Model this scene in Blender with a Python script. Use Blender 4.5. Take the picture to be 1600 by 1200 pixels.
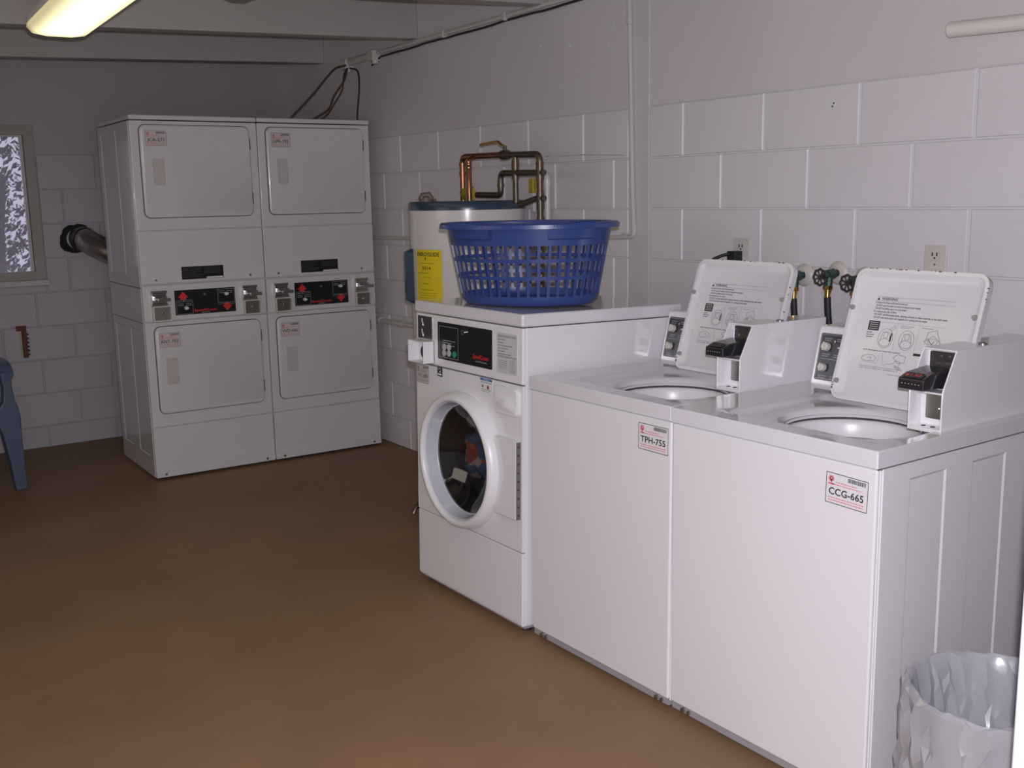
import bpy, math, random
from mathutils import Vector, Matrix, noise
for o in list(bpy.data.objects): bpy.data.objects.remove(o, do_unlink=True)
S = bpy.context.scene
COL = S.collection
PI = math.pi

# ------------------------------------------------------------------ camera
CX, CY, CZ = -2.9643, -0.4311, 1.458
YAW, PITCH, ROLL, FPX = -0.6113, -0.1769, -0.0190, 1643.49
Fv = Vector((-math.sin(YAW)*math.cos(PITCH), math.cos(YAW)*math.cos(PITCH), math.sin(PITCH)))
R0 = Vector((math.cos(YAW), math.sin(YAW), 0)); U0 = R0.cross(Fv)
Rv = R0*math.cos(ROLL)+U0*math.sin(ROLL); Uv = -R0*math.sin(ROLL)+U0*math.cos(ROLL)
cam = bpy.data.cameras.new('camera'); camo = bpy.data.objects.new('camera', cam); COL.objects.link(camo)
M = Matrix((Rv, Uv, -Fv)).transposed().to_4x4(); M.translation = Vector((CX, CY, CZ)); camo.matrix_world = M
cam.sensor_width = 36; cam.lens = 36*FPX/1600; cam.clip_start = 0.02
S.camera = camo

# ------------------------------------------------------------------ light
S.view_settings.view_transform = 'Standard'; S.view_settings.look = 'None'
S.view_settings.gamma = 1; S.view_settings.use_curve_mapping = False
S.view_settings.exposure = 0.0
W = bpy.data.worlds.new('world'); S.world = W; W.use_nodes = True
wn = W.node_tree; bg = wn.nodes['Background']
bg.inputs[0].default_value = (0.88, 0.90, 0.95, 1); bg.inputs[1].default_value = 1.55

def area(name, loc, d, sx, sy, power, col, spread=None):
    l = bpy.data.lights.new(name, 'AREA'); l.shape = 'RECTANGLE'; l.size = sx; l.size_y = sy
    l.energy = power; l.color = col
    if spread: l.spread = spread
    o = bpy.data.objects.new(name, l); COL.objects.link(o); o.location = loc
    o.rotation_euler = Vector(d).to_track_quat('-Z', 'Y').to_euler(); return o
# the camera's own flash, just above the lens
fl = bpy.data.lights.new('camera_flash', 'SPOT'); fl.energy = 212; fl.color = (0.97, 0.935, 1.015)
fl.spot_size = math.radians(112); fl.spot_blend = 0.6; fl.shadow_soft_size = 0.012
flo = bpy.data.objects.new('camera_flash', fl); COL.objects.link(flo)
flo.location = Vector((CX, CY, CZ)) + Uv*0.07 + Rv*0.02
flo.rotation_euler = (Fv+Rv*0.24).to_track_quat('-Z', 'Y').to_euler()
# daylight through the open door the photographer stands in
area('door_daylight', (-2.9, -0.75, 1.35), (0.42, 1.0, -0.10), 1.1, 1.9, 5, (0.82, 0.85, 1.0))
# warm fill lamp added in front of the left wall, which has no opening
area('side_fill', (-4.1, 3.0, 1.7), (1.0, 0.0, -0.15), 1.6, 0.9, 6, (1.0, 0.86, 0.68))

# ------------------------------------------------------------------ materials
MATS = {}
def mat(name, col, rough=0.5, metal=0.0, bump=0.0, bscale=60, var=0.0, vscale=3.0, spec=0.5, coat=0.0, trans=0.0, emit=None, estr=0.0, alpha=1.0, var2=None):
    if name in MATS: return MATS[name]
    m = bpy.data.materials.new(name); m.use_nodes = True; nt = m.node_tree
    b = nt.nodes['Principled BSDF']
    b.inputs['Base Color'].default_value = (*col, 1); b.inputs['Roughness'].default_value = rough
    b.inputs['Metallic'].default_value = metal; b.inputs['Specular IOR Level'].default_value = spec
    b.inputs['Coat Weight'].default_value = coat; b.inputs['Transmission Weight'].default_value = trans
    b.inputs['Alpha'].default_value = alpha
    if emit: b.inputs['Emission Color'].default_value = (*emit, 1); b.inputs['Emission Strength'].default_value = estr
    tc = nt.nodes.new('ShaderNodeTexCoord')
    if var > 0:
        n = nt.nodes.new('ShaderNodeTexNoise'); n.inputs['Scale'].default_value = vscale; n.inputs['Detail'].default_value = 6
        nt.links.new(tc.outputs['Object'], n.inputs['Vector'])
        r = nt.nodes.new('ShaderNodeValToRGB'); r.color_ramp.elements[0].position = .3; r.color_ramp.elements[1].position = .72
        c2 = var2 if var2 else tuple(c*(1-var) for c in col)
        r.color_ramp.elements[0].color = (*c2, 1); r.color_ramp.elements[1].color = (*col, 1)
        nt.links.new(n.outputs['Fac'], r.inputs['Fac']); nt.links.new(r.outputs['Color'], b.inputs['Base Color'])
    if bump > 0:
        n2 = nt.nodes.new('ShaderNodeTexNoise'); n2.inputs['Scale'].default_value = bscale; n2.inputs['Detail'].default_value = 4
        nt.links.new(tc.outputs['Object'], n2.inputs['Vector'])
        bp = nt.nodes.new('ShaderNodeBump'); bp.inputs['Strength'].default_value = bump; bp.inputs['Distance'].default_value = 0.004
        nt.links.new(n2.outputs['Fac'], bp.inputs['Height']); nt.links.new(bp.outputs['Normal'], b.inputs['Normal'])
    MATS[name] = m; return m

ENAMEL = mat('white_enamel', (0.79, 0.765, 0.80), 0.16, var=0.03, vscale=2, bump=0.015, bscale=9, coat=0.3)
ENAMEL_TOP = mat('white_enamel_top', (0.72, 0.70, 0.74), 0.10, coat=0.5, var=0.05, vscale=6)
ENAMEL_GREY = mat('greyer_white_enamel', (0.66, 0.63, 0.65), 0.20, var=0.04, vscale=2.5, bump=0.02, bscale=8, coat=0.3)  # slightly greyer and rougher enamel for the dryers
PLASTIC_W = mat('white_plastic', (0.76, 0.74, 0.77), 0.3)
PLASTIC_C = mat('cream_plastic', (0.62, 0.58, 0.54), 0.35)
BLACK = mat('black_plastic', (0.012, 0.012, 0.014), 0.25)
BLACKP = mat('black_print', (0.03, 0.03, 0.035), 0.5)
GREYP = mat('grey_print', (0.16, 0.16, 0.17), 0.5)
FASCIA = mat('black_fascia', (0.014, 0.015, 0.018), 0.22)
RED = mat('red_print', (0.62, 0.03, 0.03), 0.4)
PINK = mat('pink_red_print', (0.70, 0.16, 0.22), 0.5)
GREYL = mat('pale_grey_print', (0.45, 0.45, 0.46), 0.5)
WHITEP = mat('paper_white', (0.72, 0.71, 0.73), 0.5)
GREEN = mat('green_button', (0.02, 0.28, 0.18), 0.4)
BLUEP = mat('blue_print', (0.08, 0.17, 0.38), 0.45)
YELLOW = mat('yellow_label', (0.80, 0.62, 0.02), 0.45)
CHROME = mat('chrome', (0.62, 0.61, 0.60), 0.12, 1.0)
STEEL = mat('brushed_steel', (0.42, 0.41, 0.39), 0.3, 1.0, bump=0.05, bscale=90)
STEELD = mat('dull_steel', (0.30, 0.29, 0.27), 0.35, 0.9)
GAP = mat('dark_gap', (0.03, 0.028, 0.028), 0.8)
RUBBER = mat('black_rubber', (0.018, 0.018, 0.020), 0.55)
WALLP = mat('painted_block', (0.74, 0.705, 0.735), 0.42, bump=0.25, bscale=55, var=0.06, vscale=2.2)
MORTAR = mat('painted_mortar', (0.68, 0.65, 0.67), 0.5, bump=0.3, bscale=70)
PLASTER = mat('painted_plaster', (0.68, 0.64, 0.65), 0.45, bump=0.18, bscale=30, var=0.05, vscale=1.6)
COLP = mat('column_plaster', (0.65, 0.63, 0.66), 0.42, bump=0.15, bscale=35, var=0.04, vscale=1.8)
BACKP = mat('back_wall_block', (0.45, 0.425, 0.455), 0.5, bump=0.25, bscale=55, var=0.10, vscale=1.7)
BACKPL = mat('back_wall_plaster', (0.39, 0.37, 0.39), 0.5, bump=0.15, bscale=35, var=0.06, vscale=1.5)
BEAMP = mat('beam_paint', (0.43, 0.405, 0.39), 0.55, bump=0.1, bscale=40, var=0.05)
CEILP = mat('ceiling_paint', (0.50, 0.47, 0.44), 0.6, bump=0.1, bscale=40)
COPPER = mat('aged_copper', (0.42, 0.17, 0.09), 0.28, 0.9, var=1, vscale=22, var2=(0.16, 0.10, 0.07))
COPPER_D = mat('dark_patina_copper', (0.20, 0.13, 0.09), 0.4, 0.8, var=1, vscale=30, var2=(0.10, 0.11, 0.09))
BRASS = mat('brass', (0.68, 0.46, 0.17), 0.2, 1.0)
BRASS_Y = mat('yellow_brass_body', (0.52, 0.42, 0.07), 0.35, 0.5)
VERDI = mat('green_patina_bronze', (0.07, 0.13, 0.11), 0.45, 0.5, var=0.5, vscale=60)
RUST = mat('rust', (0.17, 0.065, 0.04), 0.8, var=0.6, vscale=60, bump=0.4, bscale=90)
TANK = mat('tank_white', (0.70, 0.68, 0.68), 0.2, coat=0.3)
NAVY = mat('dark_blue_grey_enamel', (0.035, 0.06, 0.10), 0.25)
BLUE = mat('blue_plastic', (0.034, 0.062, 0.225), 0.3, bump=0.03, bscale=20)
CHAIRB = mat('faded_blue_resin', (0.085, 0.115, 0.19), 0.45, var=0.15, vscale=6)
CONDUIT = mat('painted_conduit', (0.60, 0.56, 0.545), 0.4)
PVC = mat('white_pvc', (0.70, 0.68, 0.69), 0.3)
CABLE = mat('dark_cable', (0.02, 0.018, 0.02), 0.5)
CABLEB = mat('brown_cable', (0.10, 0.045, 0.035), 0.5)
WOODW = mat('painted_rod', (0.75, 0.72, 0.66), 0.4, bump=0.1, bscale=30)
FRAME = mat('window_frame_paint', (0.36, 0.32, 0.30), 0.5, var=0.15, vscale=8)
SILL = mat('sill_paint', (0.50, 0.47, 0.48), 0.5)
LEAF = mat('leaf_green', (0.06, 0.10, 0.05), 0.6, var=0.6, vscale=3)
BARK = mat('bark', (0.10, 0.07, 0.06), 0.8, var=0.4, vscale=10)
GRASS = mat('outside_ground', (0.12, 0.13, 0.08), 0.9, var=0.4, vscale=4)
FOIL = mat('foil_duct', (0.42, 0.36, 0.34), 0.3, 0.9, bump=0.8, bscale=30)
SEAM = mat('grey_seam', (.17, .155, .165), .7)
INK = mat('dark_hole', (0.01, 0.01, 0.012), 0.9)
DRUM = mat('drum_steel', (0.25, 0.25, 0.26), 0.3, 0.9)
ESC = mat('escutcheon_paint', (0.66, 0.60, 0.56), 0.4, var=0.1, vscale=40)
JAMB = mat('jamb_paint', (0.56, 0.56, 0.62), 0.4, bump=0.05)
BIN = mat('grey_bin_plastic', (0.30, 0.30, 0.32), 0.5)
LENSOFF = mat('lamp_lens_off', (0.62, 0.60, 0.50), 0.35)
LEDR = mat('red_led', (0.5, 0.03, 0.01), 0.4, emit=(1.0, 0.22, 0.10), estr=.18)

def floor_mat():
    m = bpy.data.materials.new('brown_painted_concrete'); m.use_nodes = True; nt = m.node_tree; b = nt.nodes['Principled BSDF']
    tc = nt.nodes.new('ShaderNodeTexCoord')
    n = nt.nodes.new('ShaderNodeTexNoise'); n.inputs['Scale'].default_value = 1.6; n.inputs['Detail'].default_value = 8; n.inputs['Roughness'].default_value = .62
    nt.links.new(tc.outputs['Object'], n.inputs['Vector'])
    r = nt.nodes.new('ShaderNodeValToRGB'); e = r.color_ramp.elements
    e[0].position = .30; e[0].color = (0.222, 0.132, 0.068, 1); e[1].position = .70; e[1].color = (0.298, 0.180, 0.100, 1)
    nt.links.new(n.outputs['Fac'], r.inputs['Fac'])
    n2 = nt.nodes.new('ShaderNodeTexNoise'); n2.inputs['Scale'].default_value = 5.5; n2.inputs['Detail'].default_value = 3
    nt.links.new(tc.outputs['Object'], n2.inputs['Vector'])
    r2 = nt.nodes.new('ShaderNodeValToRGB'); r2.color_ramp.elements[0].position = .68; r2.color_ramp.elements[1].position = .80
    r2.color_ramp.elements[0].color = (0, 0, 0, 1); r2.color_ramp.elements[1].color = (.45, .45, .45, 1)
    nt.links.new(n2.outputs['Fac'], r2.inputs['Fac'])
    mx = nt.nodes.new('ShaderNodeMixRGB'); mx.inputs[2].default_value = (0.13, 0.095, 0.060, 1)
    nt.links.new(r2.outputs['Color'], mx.inputs[0]); nt.links.new(r.outputs['Color'], mx.inputs[1])
    nt.links.new(mx.outputs[0], b.inputs['Base Color'])
    b.inputs['Roughness'].default_value = 0.55; b.inputs['Specular IOR Level'].default_value = 0.35
    n3 = nt.nodes.new('ShaderNodeTexNoise'); n3.inputs['Scale'].default_value = 180
    nt.links.new(tc.outputs['Object'], n3.inputs['Vector'])
    bp = nt.nodes.new('ShaderNodeBump'); bp.inputs['Strength'].default_value = .25; bp.inputs['Distance'].default_value = .003
    nt.links.new(n3.outputs['Fac'], bp.inputs['Height']); nt.links.new(bp.outputs['Normal'], b.inputs['Normal'])
    return m
FLOORM = floor_mat()

def thin_mat(name, tint, gloss_rough, fac, diff=None, dfac=0.0):
    m = bpy.data.materials.new(name); m.use_nodes = True; nt = m.node_tree
    for n in list(nt.nodes): nt.nodes.remove(n)
    out = nt.nodes.new('ShaderNodeOutputMaterial'); t = nt.nodes.new('ShaderNodeBsdfTransparent'); t.inputs[0].default_value = (*tint, 1)
    g = nt.nodes.new('ShaderNodeBsdfGlossy'); g.inputs['Roughness'].default_value = gloss_rough; g.inputs[0].default_value = (.9, .9, .95, 1)
    mx = nt.nodes.new('ShaderNodeMixShader'); mx.inputs[0].default_value = fac
    nt.links.new(t.outputs[0], mx.inputs[1]); nt.links.new(g.outputs[0], mx.inputs[2]); last = mx
    if diff:
        d = nt.nodes.new('ShaderNodeBsdfDiffuse'); d.inputs[0].default_value = (*diff, 1)
        tr = nt.nodes.new('ShaderNodeBsdfTranslucent'); tr.inputs[0].default_value = (*diff, 1)
        md = nt.nodes.new('ShaderNodeMixShader'); md.inputs[0].default_value = .4
        nt.links.new(d.outputs[0], md.inputs[1]); nt.links.new(tr.outputs[0], md.inputs[2])
        m2 = nt.nodes.new('ShaderNodeMixShader'); m2.inputs[0].default_value = dfac
        nt.links.new(mx.outputs[0], m2.inputs[1]); nt.links.new(md.outputs[0], m2.inputs[2]); last = m2
    nt.links.new(last.outputs[0], out.inputs[0]); return m
GLASS = thin_mat('window_glass_dusty', (.78, .76, .84), .05, .08, (.60, .55, .66), .26)
DGLASS = thin_mat('door_glass', (.50, .50, .52), .03, .10)
BAG = thin_mat('clear_plastic_bag', (.92, .92, .95), .16, .24, (.80, .80, .86), .50)

# ------------------------------------------------------------------ mesh builder
_txt = {}
def text_geo(s, bold=False):
    k = (s, bold)
    if k in _txt: return _txt[k]
    c = bpy.data.curves.new('t', 'FONT'); c.body = s; c.size = 1; c.resolution_u = 2; c.fill_mode = 'FRONT'
    if bold: c.offset = 0.02
    o = bpy.data.objects.new('t', c); COL.objects.link(o)
    bpy.context.view_layer.update()
    me = o.to_mesh(); v = [(p.co.x, p.co.y) for p in me.vertices]; f = [tuple(p.vertices) for p in me.polygons]
    o.to_mesh_clear(); bpy.data.objects.remove(o); bpy.data.curves.remove(c)
    xs = [a[0] for a in v] or [0]; ys = [a[1] for a in v] or [0]
    _txt[k] = (v, f, min(xs), max(xs), min(ys), max(ys)); return _txt[k]

class MB:
    def __init__(s): s.v = []; s.f = []; s.m = []
    def add(s, vs, fs, m=0, X=None):
        n = len(s.v); s.v += [tuple(X @ Vector(a)) if X else tuple(a) for a in vs]
        s.f += [tuple(i+n for i in f) for f in fs]; s.m += [m]*len(fs); return s
    def box(s, x0, y0, z0, x1, y1, z1, m=0, X=None):
        vs = [(x, y, z) for z in (z0, z1) for y in (y0, y1) for x in (x0, x1)]
        return s.add(vs, [(0, 2, 3, 1), (4, 5, 7, 6), (0, 1, 5, 4), (2, 6, 7, 3), (0, 4, 6, 2), (1, 3, 7, 5)], m, X)
    def hexa(s, vs, m=0, X=None):   # same vertex order as box
        return s.add(vs, [(0, 2, 3, 1), (4, 5, 7, 6), (0, 1, 5, 4), (2, 6, 7, 3), (0, 4, 6, 2), (1, 3, 7, 5)], m, X)
    def ring(s, c, ax, r, n, up=None):
        ax = Vector(ax).normalized(); u = ax.orthogonal().normalized() if up is None else Vector(up)
        w = ax.cross(u); c = Vector(c)
        return [c+u*(r*math.cos(2*PI*i/n))+w*(r*math.sin(2*PI*i/n)) for i in range(n)]
    def cyl(s, p0, p1, r, n=16, m=0, r2=None, caps=True):
        p0, p1 = Vector(p0), Vector(p1); a = p1-p0; r2 = r if r2 is None else r2
        vs = s.ring(p0, a, r, n)+s.ring(p1, a, r2, n)
        fs = [(i, (i+1) % n, n+(i+1) % n, n+i) for i in range(n)]
        if caps: fs += [tuple(range(n-1, -1, -1)), tuple(range(n, 2*n))]
        return s.add(vs, fs, m)
    def tube(s, pts, r, n=8, m=0, caps=True):
        P = [Vector(p) for p in pts]; vs = []; u = None
        rr = r if isinstance(r, (list, tuple)) else [r]*len(P)
        for i, p in enumerate(P):
            t = (P[min(i+1, len(P)-1)]-P[max(i-1, 0)]).normalized()
            if u is None: u = t.orthogonal().normalized()
            else: u = (u-t*u.dot(t)).normalized()
            w = t.cross(u)
            vs += [p+u*(rr[i]*math.cos(2*PI*k/n))+w*(rr[i]*math.sin(2*PI*k/n)) for k in range(n)]
        fs = [(i*n+k, i*n+(k+1) % n, (i+1)*n+(k+1) % n, (i+1)*n+k) for i in range(len(P)-1) for k in range(n)]
        if caps: fs += [tuple(range(n-1, -1, -1)), tuple(range((len(P)-1)*n, len(P)*n))]
        return s.add(vs, fs, m)
    def lathe(s, prof, c, ax, n=32, m=0, up=None, close=False):   # prof: (r, h) along ax
        ax = Vector(ax).normalized(); c = Vector(c); vs = []
        for r, h in prof: vs += s.ring(c+ax*h, ax, max(r, 1e-5), n, up)
        fs = [(i*n+k, i*n+(k+1) % n, (i+1)*n+(k+1) % n, (i+1)*n+k) for i in range(len(prof)-1) for k in range(n)]
        return s.add(vs, fs, m)
    def rrect(s, x0, z0, x1, z1, r, k=5):
        pts = []
        for cx, cz, a0 in ((x1-r, z1-r, 0), (x0+r, z1-r, 90), (x0+r, z0+r, 180), (x1-r, z0+r, 270)):
            for i in range(k+1):
                a = math.radians(a0+90*i/k); pts.append((cx+r*math.cos(a), cz+r*math.sin(a)))
        return pts
    def plate(s, x0, z0, x1, z1, y0, y1, r=0.01, m=0, X=None, ch=0.0, k=5):   # rounded plate in xz, front at y0 (<y1), optional chamfer
        o = s.rrect(x0, z0, x1, z1, r, k); n = len(o); cx, cz = (x0+x1)/2, (z0+z1)/2
        if ch > 0:
            i_ = s.rrect(x0+ch, z0+ch, x1-ch, z1-ch, max(r-ch, .0005), k)
            vs = [(a, y0, b) for a, b in i_]+[(a, y0+ch*.7, b) for a, b in o]+[(a, y1, b) for a, b in o]
            fs = [tuple(range(n))]+[(i, n+i, n+(i+1) % n, (i+1) % n) for i in range(n)]+[(n+i, 2*n+i, 2*n+(i+1) % n, n+(i+1) % n) for i in range(n)]+[tuple(range(3*n-1, 2*n-1, -1))]
        else:
            vs = [(a, y0, b) for a, b in o]+[(a, y1, b) for a, b in o]
            fs = [tuple(range(n))]+[(i, n+i, n+(i+1) % n, (i+1) % n) for i in range(n)]+[tuple(range(2*n-1, n-1, -1))]
        return s.add(vs, fs, m, X)
    def frame(s, x0, z0, x1, z1, y0, y1, t, r=0.01, m=0, X=None, k=4):   # rounded picture frame
        o = s.rrect(x0, z0, x1, z1, r, k); i_ = s.rrect(x0+t, z0+t, x1-t, z1-t, max(r-t, .001), k); n = len(o)
        vs = [(a, y0, b) for a, b in o]+[(a, y0, b) for a, b in i_]+[(a, y1, b) for a, b in o]+[(a, y1, b) for a, b in i_]
        fs = []
        for i in range(n):
            j = (i+1) % n
            fs += [(i, n+i, n+j, j), (i, j, 2*n+j, 2*n+i), (n+i, 3*n+i, 3*n+j, n+j), (2*n+i, 2*n+j, 3*n+j, 3*n+i)]
        return s.add(vs, fs, m, X)
    def text(s, t, x, z, h, y, m=0, w=None, X=None, align='L', bold=False):   # in xz plane at y, cap height h; w = forced width
        v, f, a, b, c, d = text_geo(t, bold)
        sc = h/0.70; sx = sc if w is None else w/max(b-a, 1e-6)
        ox = x - a*sx if align == 'L' else x-(a+b)/2*sx
        return s.add([(ox+p[0]*sx, y, z+p[1]*sc) for p in v], f, m, X)
    def line(s, pts, w, y, m=0, X=None, closed=False):   # flat ribbon in xz
        P = list(pts)+([pts[0]] if closed else [])
        for (x0, z0), (x1, z1) in zip(P, P[1:]):
            d = math.hypot(x1-x0, z1-z0) or 1; nx, nz = -(z1-z0)/d*w/2, (x1-x0)/d*w/2
            s.add([(x0+nx, y, z0+nz), (x0-nx, y, z0-nz), (x1-nx, y, z1-nz), (x1+nx, y, z1+nz)], [(0, 1, 2, 3)], m, X)
        return s
    def rect(s, x0, z0, x1, z1, y, m=0, X=None):
        return s.add([(x0, y, z0), (x1, y, z0), (x1, y, z1), (x0, y, z1)], [(0, 1, 2, 3)], m, X)
    def cut(s): s.cuts = getattr(s, 'cuts', [])+[(len(s.v), len(s.f))]; return s
    def each(s, name, mats, parent=None, **kw):   # one object per piece (pieces end at cut())
        s.cut(); v0 = f0 = 0; out = []
        for v1, f1 in s.cuts:
            if f1 == f0: continue
            m = MB(); m.v = s.v[v0:v1]; m.f = [tuple(i-v0 for i in f) for f in s.f[f0:f1]]; m.m = s.m[f0:f1]
            out.append(m.build(name, mats, parent, **kw)); v0, f0 = v1, f1
        return out
    def build(s, name, mats, parent=None, bevel=0, seg=2, smooth=35, fix=True, **kw):
        me = bpy.data.meshes.new(name); me.from_pydata([tuple(v) for v in s.v], [], s.f)
        if not isinstance(mats, (list, tuple)): mats = [mats]
        for mm in mats: me.materials.append(mm)
        me.polygons.foreach_set('material_index', s.m)
        if fix:
            import bmesh
            b = bmesh.new(); b.from_mesh(me); bmesh.ops.recalc_face_normals(b, faces=b.faces); b.to_mesh(me); b.free()
        if smooth:
            me.polygons.foreach_set('use_smooth', [True]*len(me.polygons)); me.set_sharp_from_angle(angle=math.radians(smooth))
        o = bpy.data.objects.new(name, me); COL.objects.link(o)
        if parent: o.parent = parent
        if bevel:
            md = o.modifiers.new('bevel', 'BEVEL'); md.width = bevel; md.segments = seg; md.limit_method = 'ANGLE'; md.angle_limit = math.radians(40); md.harden_normals = True
        for k, v in kw.items(): o[k] = v
        return o
def tag(o, label, cat, group=None):
    o['label'] = label; o['category'] = cat
    if group: o['group'] = group
    return o
def thing(name, label, cat, loc=(0, 0, 0), rot=(0, 0, 0), group=None):
    o = bpy.data.objects.new(name, None); COL.objects.link(o); o.location = loc; o.rotation_euler = rot; o.empty_display_size = .1
    return tag(o, label, cat, group)
def arc(p0, p1, p2, r, k=5):    # rounded corner at p1
    p0, p1, p2 = Vector(p0), Vector(p1), Vector(p2); a = (p0-p1).normalized(); b = (p2-p1).normalized()
    A, B = p1+a*r, p1+b*r
    return [((1-t)**2*A+2*t*(1-t)*p1+t*t*B) for t in [i/k for i in range(k+1)]]
def path(pts, r=0.03):
    out = [Vector(pts[0])]
    for i in range(1, len(pts)-1): out += arc(pts[i-1], pts[i], pts[i+1], r)
    return out+[Vector(pts[-1])]
def smooth_path(pts, k=6):
    P = [Vector(p) for p in pts]; P = [P[0]*2-P[1]]+P+[P[-1]*2-P[-2]]; out = []
    for i in range(1, len(P)-2):
        for j in range(k):
            t = j/k; a, b, c, d = P[i-1:i+3]
            out.append(.5*((2*b)+(c-a)*t+(2*a-5*b+4*c-d)*t*t+(3*b-a-3*c+d)*t**3))
    return out+[P[-2]]

# ------------------------------------------------------------------ structure
YB = 6.34; XLW = -4.3; NW = 0.0
b = MB(); b.box(XLW-.15, -1.6, -.1, .15, YB+.15, 0); b.build('floor', FLOORM, kind='structure')
def slope(x): return 2.29+.036*x
b = MB(); b.hexa([(XLW-.15, -.12, slope(XLW)+.36), (.15, -.12, slope(0)+.36), (XLW-.15, YB+.15, slope(XLW)+.36), (.15, YB+.15, slope(0)+.36),
                  (XLW-.15, -.12, slope(0)+.55), (.15, -.12, slope(0)+.55), (XLW-.15, YB+.15, slope(0)+.55), (.15, YB+.15, slope(0)+.55)])
ceiling = b.build('ceiling', CEILP, kind='structure')
for i, y in enumerate((4.60, 5.75, 3.45, 2.30, 1.15)):
    b = MB(); t = .10
    b.hexa([(XLW, y+.01, slope(XLW)), (-.001, y+.01, slope(0)), (XLW, y+t, slope(XLW)), (-.001, y+t, slope(0)),
            (XLW, y, slope(XLW)+.37), (-.001, y, slope(0)+.37), (XLW, y+t+.02, slope(XLW)+.37), (-.001, y+t+.02, slope(0)+.37)])
    b.build('beam', BEAMP, ceiling, bevel=.006)

BH, BW, J = .2038, .4052, .0045
_bm = {}
def block(parent, axis, a0, a1, z0, z1, m, rnd):
    """one painted concrete block, face toward the room; axis 'x' = right wall (runs along y), 'y' = back wall (runs along x)"""
    a0 += J; a1 -= J; z0 += J*.7; z1 -= J*.7
    if a1-a0 < .02 or z1-z0 < .02: return
    w, h = a1-a0, z1-z0; key = (axis, round(w, 3), round(h, 3))
    if key not in _bm:
        c = .0035; d = .010
        mb = MB(); W2, H2 = w/2, h/2
        o = [(-W2, -H2), (W2, -H2), (W2, H2), (-W2, H2)]; i_ = [(-W2+c, -H2+c*.5), (W2-c, -H2+c*.5), (W2-c, H2-c*.5), (-W2+c, H2-c*.5)]
        if axis == 'x': vs = [(0, p, q) for p, q in i_]+[(c, p, q) for p, q in o]+[(d, p, q) for p, q in o]
        else: vs = [(p, 0, q) for p, q in i_]+[(p, c, q) for p, q in o]+[(p, d, q) for p, q in o]
        fs = [(0, 1, 2, 3), (11, 10, 9, 8)]+[(i, 4+i, 4+(i+1) % 4, (i+1) % 4) for i in range(4)]+[(4+i, 8+i, 8+(i+1) % 4, 4+(i+1) % 4) for i in range(4)]
        mb.add(vs, fs); ob = mb.build('block', m, parent, smooth=0); _bm[key] = ob.data
    else:
        ob = bpy.data.objects.new('block', _bm[key]); COL.objects.link(ob); ob.parent = parent
    jit = rnd.uniform(-.0006, .0006)
    ob.location = (jit, (a0+a1)/2, (z0+z1)/2) if axis == 'x' else ((a0+a1)/2, YB+jit, (z0+z1)/2)
rnd = random.Random(3)
# right wall
HT0 = 1.8036
b = MB(); b.box(.007, -.15, 0, .15, YB+.15, HT0, 0); b.box(0, 2.80, HT0, .15, YB+.15, 2.86, 1); b.box(0, -.15, HT0, .15, 2.80, 2.86, 1)
wr = b.build('wall_right', [MORTAR, PLASTER], kind='structure', smooth=0)
b = MB(); b.box(-.003, 2.80, 0, .05, 2.925, 2.75); b.build('column', COLP, wr, bevel=.002)
def rows(parent, axis, lo, hi, top, off, m, holes=(), bh=BH, bw=BW):
    z = top; k = 0
    while z > .02:
        z0 = max(0, z-bh); st = off+(bw/2 if k % 2 else 0)
        n0 = math.floor((lo-st)/bw); a = st+n0*bw
        while a < hi-1e-6:
            A0, A1 = max(a, lo), min(a+bw, hi)
            segs = [(A0, A1, z0, z)]
            for (hx0, hx1, hz0, hz1) in holes:
                new = []
                for (p, q, r, s_) in segs:
                    if q <= hx0 or p >= hx1 or s_ <= hz0 or r >= hz1: new.append((p, q, r, s_)); continue
                    if p < hx0: new.append((p, hx0, r, s_))
                    if q > hx1: new.append((hx1, q, r, s_))
                    P, Q = max(p, hx0), min(q, hx1)
                    if s_ > hz1: new.append((P, Q, hz1, s_))
                    if r < hz0: new.append((P, Q, r, hz0))
                segs = new
            for sg in segs: block(parent, axis, *sg, m, rnd)
            a += bw
        z -= bh; k += 1
rows(wr, 'x', .30, 2.80, HT0, 2.6063, WALLP)
rows(wr, 'x', 2.925, YB, HT0, 3.6255, WALLP)
# back wall with window and vent openings
WX0, WX1, WZ0, WZ1 = -2.52, -1.609, 1.015, 1.916
b = MB(); y0, y1 = YB+.007, YB+.15
b.box(XLW, y0, 0, WX0, y1, 1.752); b.box(WX1, y0, 0, 0, y1, 1.752); b.box(WX0, y0, 0, WX1, y1, WZ0)
b.box(XLW, YB, 1.752, WX0, y1, 2.86, 1); b.box(WX1, YB, 1.752, 0, y1, 2.86, 1); b.box(WX0, YB, WZ1, WX1, y1, 2.86, 1)
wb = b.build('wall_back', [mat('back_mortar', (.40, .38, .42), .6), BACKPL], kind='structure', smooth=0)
VX, VZ = -1.405, 1.250
_bm.clear()
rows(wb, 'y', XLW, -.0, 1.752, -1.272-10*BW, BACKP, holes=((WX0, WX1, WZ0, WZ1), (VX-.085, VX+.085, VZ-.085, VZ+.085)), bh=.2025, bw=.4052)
b = MB(); b.box(XLW-.15, -.15, 0, XLW, YB+.15, 2.86); b.build('wall_left', PLASTER, kind='structure')
b = MB(); b.box(-1.592, .18, 0, -.001, .30, 2.75); b.box(XLW-.15, .18, 0, -3.45, .30, 2.75); b.box(-3.45, .18, 2.15, -1.592, .30, 2.75)
wnear = b.build('wall_front', JAMB, kind='structure', bevel=.004)
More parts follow.
